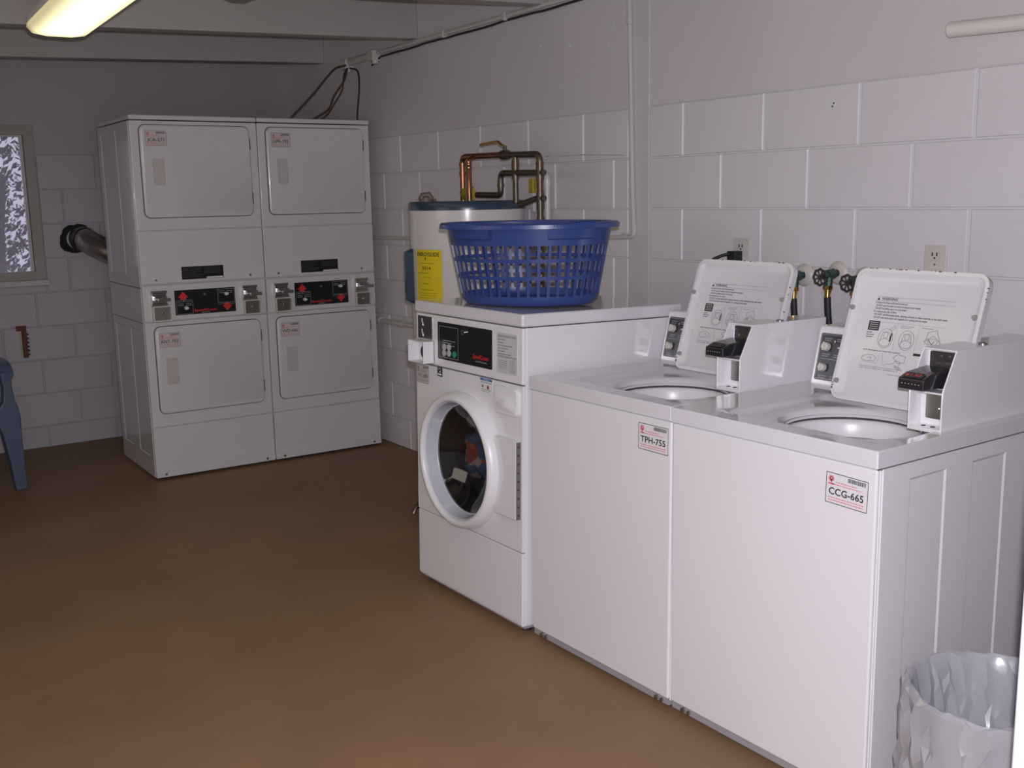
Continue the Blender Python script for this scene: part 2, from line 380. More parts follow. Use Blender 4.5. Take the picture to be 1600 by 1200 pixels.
# window
b = MB(); t = .055
b.frame(WX0, WZ0, WX1, WZ1, YB-.012, YB+.06, t, .002); wi = b.build('window_1', FRAME, kind='structure', bevel=.003)
b = MB(); b.frame(WX0+.045, WZ0+.035, WX1-.058, WZ1-.052, YB+.018, YB+.05, .014, .002); b.build('glass_bead', SILL, wi)
b = MB(); b.box(WX0+.05, YB+.03, WZ0+.04, WX1-.06, YB+.036, WZ1-.055); b.build('pane', GLASS, wi)
b = MB(); b.box(WX0-.02, YB-.045, WZ0-.03, WX1+.012, YB+.01, WZ0+.004); b.build('sill', SILL, wi, bevel=.004)

# ------------------------------------------------------------------ shared pieces
def sticker(mb, x0, z0, x1, z1, y, code, mi, tilt=0, faint=False, thin=.0007):
    """asset sticker drawn in xz plane at y (front toward -y); mi=(white,black,red) material indices"""
    Wm, Bm, Rm = mi; w, h = x1-x0, z1-z0
    X = Matrix.Translation((x0, 0, z0)) @ Matrix.Rotation(tilt, 4, 'Y')
    mb.plate(0, 0, w, h, y-thin, y, .003, Wm, X)
    e = y-thin-.0003
    t = .014*w
    for p in (((0+t, t), (w-t, t)), ((w-t, t), (w-t, h-t)), ((w-t, h-t), (t, h-t)), ((t, h-t), (t, t))): mb.line(p, t, e, Bm, X)
    # small tree mark
    cx, cz = w*.13, h*.80
    mb.line([(cx+.045*w*math.cos(a*PI/5), cz+.045*w*math.sin(a*PI/5)) for a in range(10)], .05*w, e, Rm, X, closed=True)
    mb.rect(cx-.012*w, cz-.14*h, cx+.012*w, cz, e, Rm, X); mb.rect(cx-.07*w, cz-.19*h, cx+.07*w, cz-.14*h, e, Rm, X)
    rr = random.Random(code); xx = w*.52
    while xx < w*.93:
        bw = w*rr.choice((.006, .01, .016)); mb.rect(xx, h*.80, xx+bw, h*.93, e, Bm, X); xx += bw+w*rr.choice((.005, .008))
    for zz, a, c in ((.71, .24, .72), (.63, .14, .84), (.20, .08, .92), (.12, .08, .90)):
        xx = w*a
        while xx < w*c:
            l = w*rr.uniform(.03, .07); mb.rect(xx, h*zz-.012*h, min(xx+l, w*c), h*zz+.016*h, e, Rm, X); xx += l+w*.012
    mb.text(code, w*.08, h*.30, h*.22, e, Bm, w=w*.82, X=X, bold=True)

def textlines(mb, x0, z0, n, dz, h, y, m, lens, rr, X=None):
    for i in range(n):
        xx = x0; xe = x0+lens[i % len(lens)]
        while xx < xe:
            l = rr.uniform(1.2, 3.6)*h; mb.rect(xx, z0-i*dz, min(xx+l, xe), z0-i*dz+h*.75, y, m, X); xx += l+h*.45

def side_skin(sg, x, ya, yb, zs, panels, m, parent, d=.0035, c=.006):
    """sheet-metal side with pressed-in panels; sg = outward direction along x"""
    xo, xi = x+sg*d, x+sg*.0003
    for z0, z1, p0, p1 in zs:
        mb = MB()
        def q(y0, y1, a0, a1, X_=xo): mb.add([(X_, y0, a0), (X_, y1, a0), (X_, y1, a1), (X_, y0, a1)], [(0, 1, 2, 3)])
        if p1 <= p0: q(ya, yb, z0, z1)
        else:
            q(ya, yb, z0, p0); q(ya, yb, p1, z1); prev = ya
            for y0, y1 in panels:
                q(prev, y0, p0, p1); prev = y1
                o = [(xo, y0, p0), (xo, y1, p0), (xo, y1, p1), (xo, y0, p1)]; i_ = [(xi, y0+c, p0+c), (xi, y1-c, p0+c), (xi, y1-c, p1-c), (xi, y0+c, p1-c)]
                mb.add(o+i_, [(k, (k+1) % 4, 4+(k+1) % 4, 4+k) for k in range(4)]+[(4, 5, 6, 7)])
            q(prev, yb, p0, p1)
        for (e0, e1) in (((ya, z0), (ya, z1)), ((yb, z0), (yb, z1)), ((ya, z1), (yb, z1)), ((ya, z0), (yb, z0))):
            mb.add([(xo, *e0), (xo, *e1), (xi, *e1), (xi, *e0)], [(0, 1, 2, 3)])
        mb.build('side_panel', m, parent, smooth=0, fix=False)

# ------------------------------------------------------------------ stacked dryers
DW, DD, DH = .663, .665, 1.897
def dryer(loc, rz, label, codes, left):
    T = thing('stacked_dryer', label, 'dryer', loc, (0, 0, rz), 'stacked tumble dryers')
    b = MB(); b.box(0, .014, .014, DW, DD, 1.866); b.build('cabinet', ENAMEL_GREY, T, bevel=.006)
    side_skin(-1, 0, .016, DD, ((.016, .8395, .12, .80), (.8435, 1.0215, 0, 0), (1.0265, 1.866, 1.08, 1.83)), ((.075, .285), (.41, .60)), ENAMEL_GREY, T)
    # cabinet side seams
    b = MB(); b.box(-.0012, .02, 1.022, .0, DD, 1.026).cut(); b.box(-.0012, .02, .840, 0, DD, .843).cut(); b.box(DW, .02, 1.022, DW+.0012, DD, 1.026)
    b.each('side_seam', SEAM, T)
    b = MB(); b.box(-.001, -.006, 1.872, DW+.001, DD, DH); b.build('top_cap', ENAMEL_GREY, T, bevel=.008, seg=3)
    b = MB(); b.box(.001, .002, 1.318, DW-.001, .02, 1.868); b.build('upper_front_panel', ENAMEL_GREY, T, bevel=.004)
    b = MB(); b.box(.001, .002, 1.040, DW-.001, .02, 1.3135)
    b.box(.004, -.007, 1.040, DW-.004, .004, 1.046)
    mp = b.build('middle_panel', ENAMEL_GREY, T, bevel=.003)
    b = MB()
    for x in (.075, .58): b.cyl((x, .004, 1.062), (x, -.004, 1.062), .006, 10).cut()
    b.each('screw', STEELD, mp)
    b = MB(); b.box(.001, -.001, .8475, DW-.001, .02, 1.0345); cp = b.build('control_panel', ENAMEL_GREY, T, bevel=.004)
    b = MB(); b.box(.001, .002, .2865, DW-.001, .02, .8435); b.build('lower_front_panel', ENAMEL_GREY, T, bevel=.004)
    b = MB(); b.box(.001, .002, .014, DW-.001, .02, .2825); b.box(.001, -.004, .014, DW-.001, .003, .045)
    b.build('base_panel', ENAMEL_GREY, T, bevel=.003)
    b = MB()
    for x in (.05, DW-.05): b.cyl((x, -.003, .030), (x, -.007, .030), .007, 8).cut()
    b.each('base_screw', STEELD, T)
    b = MB(); b.box(.02, .03, .001, DW-.02, DD-.03, .015); b.build('plinth', GAP, T)
    for z0, z1, code, hz, stk in ((1.382, 1.846, codes[0], (.098, 1.545, .160, 1.68), (.072, 1.742)), (.358, .818, codes[1], (.092, .512, .155, .652), (.066, .710))):
        b = MB(); b.plate(.042, z0-.004, .622, z1+.004, .0005, .004, .034); b.build('door_gap', mat('door_gap_grey', (.10, .09, .095), .7), T)
        b = MB(); b.plate(.046, z0, .618, z1, -.012, .003, .030, ch=.006); d = b.build('door', ENAMEL_GREY, T)
        b = MB(); x0, hz0, x1, hz1 = hz
        hm = mat('handle_cream', (.54, .495, .48), .25)
        b.frame(x0, hz0, x1, hz1, -.0145, -.0118, .004, .006)
        b.plate(x0+.003, hz0+.003, x1-.003, hz1-.003, -.0128, -.0119, .004, 0)
        b.hexa([(x0+.022, -.0130, hz0+.008), (x0+.026, -.0130, hz0+.008), (x0+.022, -.0130, hz1-.008), (x0+.026, -.0130, hz1-.008), (x0+.030, -.0185, hz0+.012), (x0+.056, -.0165, hz0+.012), (x0+.030, -.0185, hz1-.012), (x0+.056, -.0165, hz1-.012)]) if False else b.box(x0+.024, -.0150, hz0+.008, x1-.006, -.0125, hz1-.008)
        b.build('door_handle', hm, d, bevel=.001, seg=2)
        b = MB(); sticker(b, stk[0], stk[1], stk[0]+.108, stk[1]+.076, -.0121, code, (0, 1, 2)); b.build('asset_sticker', [mat('sticker_pinkish', (.60, .52, .53), .5), mat('sticker_ink', (.07, .06, .065), .5), mat('sticker_red', (.55, .20, .22), .5)], d)
        b = MB(); 
        for zz in (z0+.09, z1-.09): b.box(.6185, -.010, zz-.03, .6215, 0, zz+.03).cut()
        b.each('hinge', GAP, d)
    # black notice label
    b = MB(); b.rect(.210, 1.057, .434, 1.124, .0012, 0); rr = random.Random(5)
    b.rect(.342, 1.0585, .430, 1.0665, .0008, 2)
    textlines(b, .215, 1.112, 6, .0085, .0028, .0009, 1, (.105, .09, .10, .07), rr); textlines(b, .330, 1.112, 4, .0085, .0028, .0009, 1, (.095, .085), rr)
    b.build('notice_label', [FASCIA, mat('dim_grey_print', (.09, .085, .09), .5), WHITEP], T)
    # black control fascia
    b = MB(); e = -.0028; b.plate(.163, .872, .488, 1.003, -.0022, -.001, .003, 0)
    for cx, cz, sg in ((.208, .968, 1), (.442, .905, -1)):   # red arrows
        b.add([(cx, e, cz+.026*sg), (cx-.028, e, cz-.004*sg), (cx-.015, e, cz-.004*sg), (cx-.015, e, cz-.016*sg), (cx+.015, e, cz-.016*sg), (cx+.015, e, cz-.004*sg), (cx+.028, e, cz-.004*sg)], [(0, 1, 2, 5, 6), (2, 3, 4, 5)], 1)
    b.text('SpeedQueen', .262, .886, .013, e, 1, w=.120, bold=True); b.text('COMMERCIAL', .300, .876, .005, e, 3, w=.045)
    for x0, z0, x1, z1 in ((.170, .876, .256, .942), (.393, .924, .484, .996)):
        b.line([(x0, z0), (x1, z0), (x1, z1), (x0, z1)], .0012, e, 3, closed=True)
        textlines(b, x0+.008, z1-.012, 2, .009, .003, e, 3, (.03,), random.Random(2)); textlines(b, x0+.05, z1-.012, 2, .009, .003, e, 3, (.03,), random.Random(3))
    b.line([(.170, .950), (.256, .950)], .001, e, 3); b.line([(.393, .916), (.484, .916)], .001, e, 3)
    b.build('control_fascia', [FASCIA, RED, BLACK, GREYL], cp)
    b = MB(); b.cyl((.218, -.002, .908), (.218, -.016, .908), .009, 14, 0); b.box(.209, -.022, .905, .229, -.012, .911, 0).cut()
    b.cyl((.437, -.002, .970), (.437, -.016, .970), .009, 14, 0); b.box(.427, -.022, .967, .447, -.012, .973, 0)
    b.each('selector_knob', PLASTIC_W, cp)
    b = MB(); b.cyl((.322, -.002, .975), (.322, -.006, .975), .006, 12).cut(); b.cyl((.210, -.002, .944), (.210, -.004, .944), .004, 10).cut(); b.cyl((.438, -.002, .920), (.438, -.004, .920), .004, 10)
    b.each('indicator', STEEL, cp)
    for ox in (.036, .522):   # push coin slides and coin boxes
        b = MB(); b.box(ox+.002, -.030, .934, ox+.078, .001, 1.006); b.box(ox-.003, -.034, .930, ox+.082, -.024, .944); b.box(ox-.003, -.034, .996, ox+.082, -.024, 1.009)
        b.box(ox+.010, -.060, .958, ox+.076, -.020, .982)
        sl = b.build('coin_slide', CHROME, cp, bevel=.003)
        b = MB(); b.box(ox+.014, -.115, .966, ox+.072, -.055, .971); b.box(ox+.012, -.122, .960, ox+.074, -.112, .977)
        b.cyl((ox+.030, -.085, .971), (ox+.030, -.085, .974), .011, 12); b.cyl((ox+.056, -.085, .971), (ox+.056, -.085, .974), .011, 12)
        b.build('slide_tongue', CHROME, sl, bevel=.001, seg=1)
        b = MB(); b.frame(ox+.006, .848, ox+.106, .930, -.024, 0, .007, .006, 0); b.plate(ox+.011, .853, ox+.101, .925, -.010, -.002, .003, 1)
        b.cyl((ox+.060, -.010, .889), (ox+.060, -.014, .889), .007, 12, 2)
        b.build('coin_box_door', [PLASTIC_C, STEELD, CHROME], cp)
    return T
TA = -.0244
dx, dy = math.cos(TA), math.sin(TA)
dryer((-1.4047, 5.098, 0), TA, 'white stacked dryer on the left, next to the silver vent duct, stickers JCA-273 and RNT-753', ('JCA-273', 'RNT-753'), True)
dryer((-1.4047+.6665*dx, 5.098+.6665*dy, 0), TA, 'white stacked dryer on the right, near the wall corner, stickers GPR-192 and VVD-066', ('GPR-192', 'VVD-066'), False)

# ------------------------------------------------------------------ front loading washer
def holed_panel(mb, x0, z0, x1, z1, y0, y1, cx, cz, r, n=48, m=0):
    ring = [(cx+r*math.cos(2*PI*i/n), cz+r*math.sin(2*PI*i/n)) for i in range(n)]
    out = []
    for i in range(n):
        a = 2*PI*i/n; c, s = math.cos(a), math.sin(a)
        tx = ((x1-cx)/c if c > 0 else (x0-cx)/c) if abs(c) > 1e-6 else 1e9
        tz = ((z1-cz)/s if s > 0 else (z0-cz)/s) if abs(s) > 1e-6 else 1e9
        t = min(tx, tz); out.append((cx+t*c, cz+t*s))
    vs = [(p, y0, q) for p, q in ring]+[(p, y0, q) for p, q in out]+[(p, y1, q) for p, q in out]+[(p, y1, q) for p, q in ring]
    fs = []
    for i in range(n):
        j = (i+1) % n; fs += [(i, n+i, n+j, j), (n+i, 2*n+i, 2*n+j, n+j), (i, j, 3*n+j, 3*n+i)]
    # corner fill
    k0 = len(vs)
    for X_, Z_ in ((x1, z1), (x0, z1), (x0, z0), (x1, z0)):
        ang = math.atan2(Z_-cz, X_-cx) % (2*PI); i = int(ang/(2*PI)*n) % n; j = (i+1) % n
        vs.append((X_, y0, Z_)); q = len(vs)-1; fs.append((n+i, q, n+j))
        vs.append((X_, y1, Z_)); fs += [(n+i, 2*n+i, q+1, q), (q, q+1, 2*n+j, n+j)]
    mb.add(vs, fs, m)

FT = math.radians(1.4)
FLT = thing('front_load_washer', 'white front-loading washer with round glass door, under the blue laundry basket', 'washing machine', (-1.037, 2.9704, 0), (-FT, 0, -PI/2))
b = MB(); w = .683
b.box(0, .014, .03, .012, .68, 1.04); b.box(w-.012, .014, .03, w, .68, 1.04); b.box(0, .66, .03, w, .68, 1.04)
b.build('cabinet', ENAMEL, FLT, bevel=.003)
b = MB(); b.box(-.002, -.004, 1.042, w+.002, .70, 1.0853); b.build('top_panel', ENAMEL_TOP, FLT, bevel=.008, seg=3)
b = MB(); b.box(.001, 0, .854, w-.001, .03, 1.039); fcp = b.build('control_panel', ENAMEL, FLT, bevel=.005)
b = MB(); holed_panel(b, .001, .2905, w-.001, .8505, 0, .02, .327, .540, .214); b.build('front_panel', ENAMEL, FLT, bevel=.003)
b = MB(); b.box(.001, 0, .036, w-.001, .02, .2865); b.box(.0, .002, .03, w, .02, .038); b.build('base_panel', ENAMEL, FLT, bevel=.004)
b = MB(); b.box(.004, .012, .021, w-.004, .5, .031); b.build('kick_rail', mat('grey_rail', (.35, .33, .36), .4), FLT)
b = MB()
for x, y in ((.04, .05), (w-.04, .05), (.04, .62), (w-.04, .62)): b.cyl((x, y, .0+y*math.sin(FT)+.001), (x, y, .03), .018, 12).cut()
b.each('foot', RUBBER, FLT)
# fascia
b = MB(); e = -.0035; b.plate(.160, .884, .507, 1.018, -.0025, .001, .004, 0)
b.line([(.172, .893), (.298, .893), (.298, 1.004), (.172, 1.004)], .0012, e, 1, closed=True)
b.plate(.200, .966, .262, .992, -.0032, -.002, .002, 2)
textlines(b, .195, .953, 3, .008, .003, e, 1, (.085, .06, .08), random.Random(8))
b.text('SpeedQueen', .392, .912, .014, e, 3, w=.098, bold=True); b.text('COMMERCIAL', .410, .900, .005, e, 1, w=.070)
b.build('control_fascia', [FASCIA, GREYL, BLACK, RED], fcp)
for x, z, m_ in ((.206, .930, GREYL), (.238, .932, GREYL), (.206, .908, GREYL), (.238, .910, GREYL), (.274, .910, GREEN)):
    b = MB(); b.cyl((x, -.002, z), (x, -.0055, z), .0115, 14); b.build('keypad_button', m_, fcp)
b = MB(); b.cyl((.338, -.002, .995), (.338, -.010, .995), .011, 16, 0); b.cyl((.338, -.010, .995), (.338, -.011, .995), .004, 8, 1); b.build('key_lock', [CHROME, BLACK], fcp)
# coin plate and guard
b = MB(); b.plate(.020, .947, .120, 1.030, -.003, .001, .004, 0)
for z in (.997, .958): b.box(.044, -.0045, z, .050, -.002, z+.024, 1); b.box(.040, -.006, z-.003, .058, -.002, z+.001, 1); b.box(.052, -.0052, z-.003, .056, -.003, z+.008, 1)
b.build('coin_slot_plate', [STEEL, CHROME], fcp)
b = MB(); g0, g1, gz0, gz1, gp = .020, .131, .862, .944, -.047; tt = .0025
b.box(g0, gp, gz0, g0+tt, 0, gz1); b.box(g1-tt, gp, gz0, g1, 0, gz1); b.box(g0, gp, gz0, g1, 0, gz0+tt); b.box(g0, gp, gz1-tt, g1, 0, gz1); b.box(g0, -.004, gz0, g1, 0, gz1)
gd = b.build('coin_return_guard', PLASTIC_W, fcp, bevel=.001, seg=1)
b = MB(); b.cyl((.085, -.004, .900), (.085, -.018, .900), .023, 20); b.box(.098, -.030, .868, .122, -.004, .938); b.build('coin_return', BLACK, gd)
b = MB(); b.cyl((.092, -.018, .900), (.092, -.021, .900), .006, 10); b.build('lock_core', CHROME, gd)
# instruction label and small stickers
b = MB(); rr = random.Random(11); b.plate(.537, .881, .653, 1.015, -.0015, .001, .003, 0); e = -.002
b.text('OPERATING INSTRUCTIONS', .542, 1.001, .0065, e, 1, w=.105, bold=True)
textlines(b, .543, .991, 6, .0095, .0032, e, 1, (.045, .03, .085, .06, .04, .075), rr)
b.text('LOADING INSTRUCTIONS', .542, .934, .0055, e, 1, w=.105, bold=True)
textlines(b, .548, .922, 5, .0062, .0022, e, 1, (.05, .045, .052), rr)
b.line([(.612, .888), (.640, .888), (.640, .928), (.612, .928)], .001, e, 1, closed=True); textlines(b, .616, .921, 6, .0062, .0022, e, 1, (.02,), rr)
b.build('instruction_label', [mat('label_grey', (.55, .55, .57), .5), GREYP], fcp)
b = MB(); sticker(b, .004, .778, .092, .848, -.0003, 'VVL-888', (0, 1, 1)); b.build('asset_sticker', [mat('sticker_cream', (.55, .50, .50), .5), mat('faded_ink', (.20, .17, .19), .5)], FLT)
b = MB(); b.plate(.152, .818, .186, .852, -.001, .0, .002, 0); b.line([(.158+.020*t/8, .842+.006*math.sin(PI*t/8)) for t in range(9)], .002, -.0014, 1); b.rect(.156, .823, .182, .829, -.0014, 1); b.rect(.166, .833, .176, .838, -.0014, 1)
b.build('efficiency_sticker', [BLACKP, WHITEP], FLT)
b = MB(); b.plate(.434, .798, .509, .850, -.001, .0, .002, 0); b.rect(.435, .841, .508, .8495, -.0014, 1); b.text('NOTICE', .455, .8425, .005, -.0017, 0, w=.03)
textlines(b, .438, .834, 1, .006, .003, -.0014, 1, (.065,), rr); b.cyl((.450, -.001, .822), (.450, -.0014, .822), .005, 10, 2); b.cyl((.482, -.001, .820), (.482, -.0014, .820), .007, 10, 3); textlines(b, .440, .810, 2, .006, .0025, -.0014, 2, (.06, .05), rr)
b.build('notice_sticker', [WHITEP, BLUEP, GREYP, mat('maroon_print', (.30, .05, .07), .5)], FLT)
# soap dispenser
b = MB(); b.plate(.527, .745, .668, .839, -.012, .001, .020, ch=.006); sd = b.build('detergent_drawer', PLASTIC_W, FLT)
b = MB(); n = 14; vs = []; fs = []
for j in range(7):
    for i in range(n+1):
        u = i/n; v = j/6; x = .540+.115*u; z = .757+.042*v*(.35+.65*math.sin(PI*min(max(u, .02), .98))**.5)
        vs.append((x, -.0125-.008*math.sin(PI*v)*math.sin(PI*u), z))
for j in range(6):
    for i in range(n): a = j*(n+1)+i; fs.append((a, a+1, a+n+2, a+n+1))
b.add(vs, fs); b.build('drawer_pull', PLASTIC_W, sd)
# door: ring, glass, drum
dc = (.322, 0, .535)
dc = (.327, 0, .540)
b = MB(); b.lathe([(.243, .004), (.246, -.010), (.243, -.028), (.237, -.042), (.229, -.050), (.220, -.051), (.213, -.046), (.211, -.036), (.211, -.02), (.214, .01)], dc, (0, 1, 0), 72)
dr = b.build('door', PLASTIC_W, FLT, smooth=60)
b = MB(); b.lathe([(.2115, -.034), (.208, -.034), (.206, -.030), (.199, .004), (.196, .010), (.194, .009), (.194, .016), (.21, .018)], dc, (0, 1, 0), 72); b.build('inner_bezel', mat('clear_grey_bezel', (.50, .51, .58), .15, coat=.5), dr, smooth=60)
b = MB(); b.lathe([(.1945, .010), (.185, .018), (.168, .034), (.140, .056), (.10, .076), (.05, .090), (0, .093)], dc, (0, 1, 0), 56); b.build('door_glass', DGLASS, dr, smooth=60)
b = MB(); b.lathe([(.214, .02), (.206, .05), (.200, .09), (.27, .10)], dc, (0, 1, 0), 48); b.build('door_gasket', RUBBER, FLT, smooth=60)
b = MB(); b.lathe([(.202, .095), (.272, .101), (.275, .45), (.20, .47), (0, .475)], dc, (0, 1, 0), 40); b.build('drum', DRUM, FLT, smooth=40)
b = MB(); b.box(.545, -.020, .402, .672, .0, .668); hg = b.build('hinge_housing', ENAMEL, FLT, bevel=.003)
b = MB(); b.box(.6725, -.019, .404, .6740, -.001, .666, 0)
for i in range(9): b.cyl((.674, -.010, .418+i*.029), (.6752, -.010, .418+i*.029), .004, 8, 1)
b.build('hinge_strip', [STEELD, RUST], hg)
# laundry in the drum
def garment(lab, c, r, m, seed, sq=(1, .6, .8)):
    import bmesh
    bm = bmesh.new(); bmesh.ops.create_icosphere(bm, subdivisions=4, radius=1)
    for v in bm.verts:
        p = v.co.copy(); n1 = noise.noise(p*1.6+Vector((seed, 0, 0))); n2 = noise.noise(p*4.1+Vector((0, seed, 0)))
        n3 = abs(noise.noise(p*7+Vector((0, 0, seed))))
        v.co = p*(1+.35*n1+.16*n2-.12*n3); v.co.x *= sq[0]*r; v.co.y *= sq[1]*r; v.co.z *= sq[2]*r
    me = bpy.data.meshes.new('garment'); bm.to_mesh(me); bm.free(); me.materials.append(m)
    me.polygons.foreach_set('use_smooth', [True]*len(me.polygons))
    o = bpy.data.objects.new('garment', me); COL.objects.link(o)
    Mx = Matrix.Translation((-1.037, 2.9704, 0)) @ Matrix.Rotation(-PI/2, 4, 'Z') @ Matrix.Rotation(-FT, 4, 'X')
    o.location = Mx @ Vector(c); o.rotation_euler = (0, 0, -PI/2); return tag(o, lab, 'clothes')
def print_mat(name, a, bcol, c, sc):
    m = bpy.data.materials.new(name); m.use_nodes = True; nt = m.node_tree; bs = nt.nodes['Principled BSDF']; bs.inputs['Roughness'].default_value = .8
    tc = nt.nodes.new('ShaderNodeTexCoord'); n = nt.nodes.new('ShaderNodeTexVoronoi'); n.inputs['Scale'].default_value = sc
    r = nt.nodes.new('ShaderNodeValToRGB'); r.color_ramp.interpolation = 'CONSTANT'
    r.color_ramp.elements[0].color = (*a, 1); r.color_ramp.elements[1].position = .4; r.color_ramp.elements[1].color = (*bcol, 1)
    el = r.color_ramp.elements.new(.72); el.color = (*c, 1)
    nt.links.new(tc.outputs['Object'], n.inputs['Vector']); nt.links.new(n.outputs['Color'], r.inputs['Fac']); nt.links.new(r.outputs['Color'], bs.inputs['Base Color']); return m
garment('crumpled orange and blue patterned garment behind the washer door glass', (.165, .175, .505), .088, print_mat('orange_print_cloth', (.55, .14, .07), (.10, .16, .30), (.60, .45, .40), 14), 3, (.85, .6, 1.0))
garment('pale pink crumpled garment high behind the washer door glass', (.155, .165, .638), .046, print_mat('pale_cloth', (.55, .40, .38), (.40, .25, .25), (.18, .22, .35), 12), 9)
garment('dark garment with yellow stripe at the bottom of the washer drum', (.185, .175, .375), .042, print_mat('dark_cloth', (.03, .03, .04), (.04, .04, .05), (.40, .32, .06), 6), 5, (1.2, .6, .6))

# ------------------------------------------------------------------ top loading washers
TW = .652
def warning_print(mb, X, y):
    e = y; w = .33; B, G = 0, 1
    mb.line([(.02, .305), (.31, .305)], .0012, e, G, X); mb.line([(.02, .288), (.31, .288)], .0012, e, G, X)
    mb.add([(.022, e, .291), (.034, e, .291), (.028, e, .302)], [(0, 1, 2)], B, X); mb.text('WARNING', .040, .2915, .0115, e, B, w=.062, X=X, bold=True)
    L = ('To reduce the risk of injury, read the instructions before use.', 'DO NOT open the washer lid until all moving parts have stopped.', 'DO NOT let children play in or on the washer.', 'To reduce the risk of fire:',
         'DO NOT add flammable fluids, cleaning solvents or other materials to the wash water.', 'DO NOT wash items soaked with vegetable oil or cooking oil in this washer.')
    ww = (.125, .170, .120, .090, .275, .205)
    for i, (t, q) in enumerate(zip(L, ww)): mb.text(t, .018+(.006 if i in (1, 2, 4, 5) else 0), .277-i*.0125, .0078, e, B, w=q, X=X, bold=True)
    mb.rect(.012, .163, .055, .203, e, B, X)
    for i in range(4): mb.rect(.017, .195-.0085*i, .050, .197-.0085*i, e-.0002, 2, X)
    textlines(mb, .012, .152, 3, .009, .004, e, B, (.022, .03, .026), random.Random(1), X)
    for xx in (.125, .205): mb.line([(xx, .09), (xx, .200)], .0008, e, G, X)
    mb.line([(.06, .200), (.30, .200)], .0008, e, G, X)
    textlines(mb, .135, .190, 2, .007, .003, e, G, (.05, .04), random.Random(4), X); textlines(mb, .215, .190, 1, .007, .003, e, G, (.04,), random.Random(5), X)
    def el(cx, cz, a, c, n=20, w_=.0011): mb.line([(cx+a*math.cos(2*PI*i/n), cz+c*math.sin(2*PI*i/n)) for i in range(n)], w_, e, B, X, closed=True)
    # three tub drawings
    for cx in (.088, .168):
        el(cx, .135, .028, .040); el(cx, .118, .020, .016); mb.line([(cx-.020, .118), (cx-.012, .160), (cx+.012, .160), (cx+.020, .118)], .0011, e, B, X); el(cx, .148, .008, .014)
    mb.add([(.104, e, .122), (.110, e, .124), (.111, e, .158), (.106, e, .158)], [(0, 1, 2, 3)], B, X)
    mb.line([(.10, .172), (.115, .192), (.12, .180), (.105, .168)], .001, e, B, X)
    mb.line([(.232, .14), (.262, .112), (.292, .138), (.262, .165)], .0012, e, B, X, closed=True); mb.line([(.238, .142), (.240, .176), (.270, .188), (.288, .142)], .0012, e, B, X)
    el(.262, .140, .017, .013); mb.line([(.245, .150), (.256, .135), (.262, .130), (.268, .144)], .002, e, B, X)
    mb.text('Add detergent and start the washer', .012, .079, .0055, e, B, w=.145, X=X, bold=True)
    mb.rect(.205, .078, .290, .088, e, B, X)
    # hands
    mb.line([(.015, .050), (.030, .060), (.055, .062), (.070, .052), (.066, .038), (.030, .034), (.015, .042)], .0012, e, B, X, closed=True); mb.line([(.036, .046), (.050, .052), (.052, .042)], .0012, e, B, X)
    mb.line([(.010, .030), (.075, .030), (.082, .066)], .001, e, G, X)
    mb.line([(.110, .030), (.135, .034), (.150, .050), (.165, .044), (.160, .028)], .0012, e, B, X); mb.line([(.135, .060), (.150, .075), (.180, .070), (.178, .045), (.155, .040)], .0012, e, B, X, closed=True)
    for i in range(3): mb.line([(.145, .030-.004*i), (.170, .022-.004*i)], .0012, e, B, X)
    mb.line([(.09, .075), (.10, .030), (.11, .022)], .001, e, G, X)
    mb.text('Follow the load size guide and never overload the washer tub', .012, .012, .0048, e, B, w=.165, X=X); mb.text('with items that can unbalance it', .012, .004, .0048, e, B, w=.150, X=X)
    mb.text('See your manager', .130, -.012, .005, e, B, w=.05, X=X)

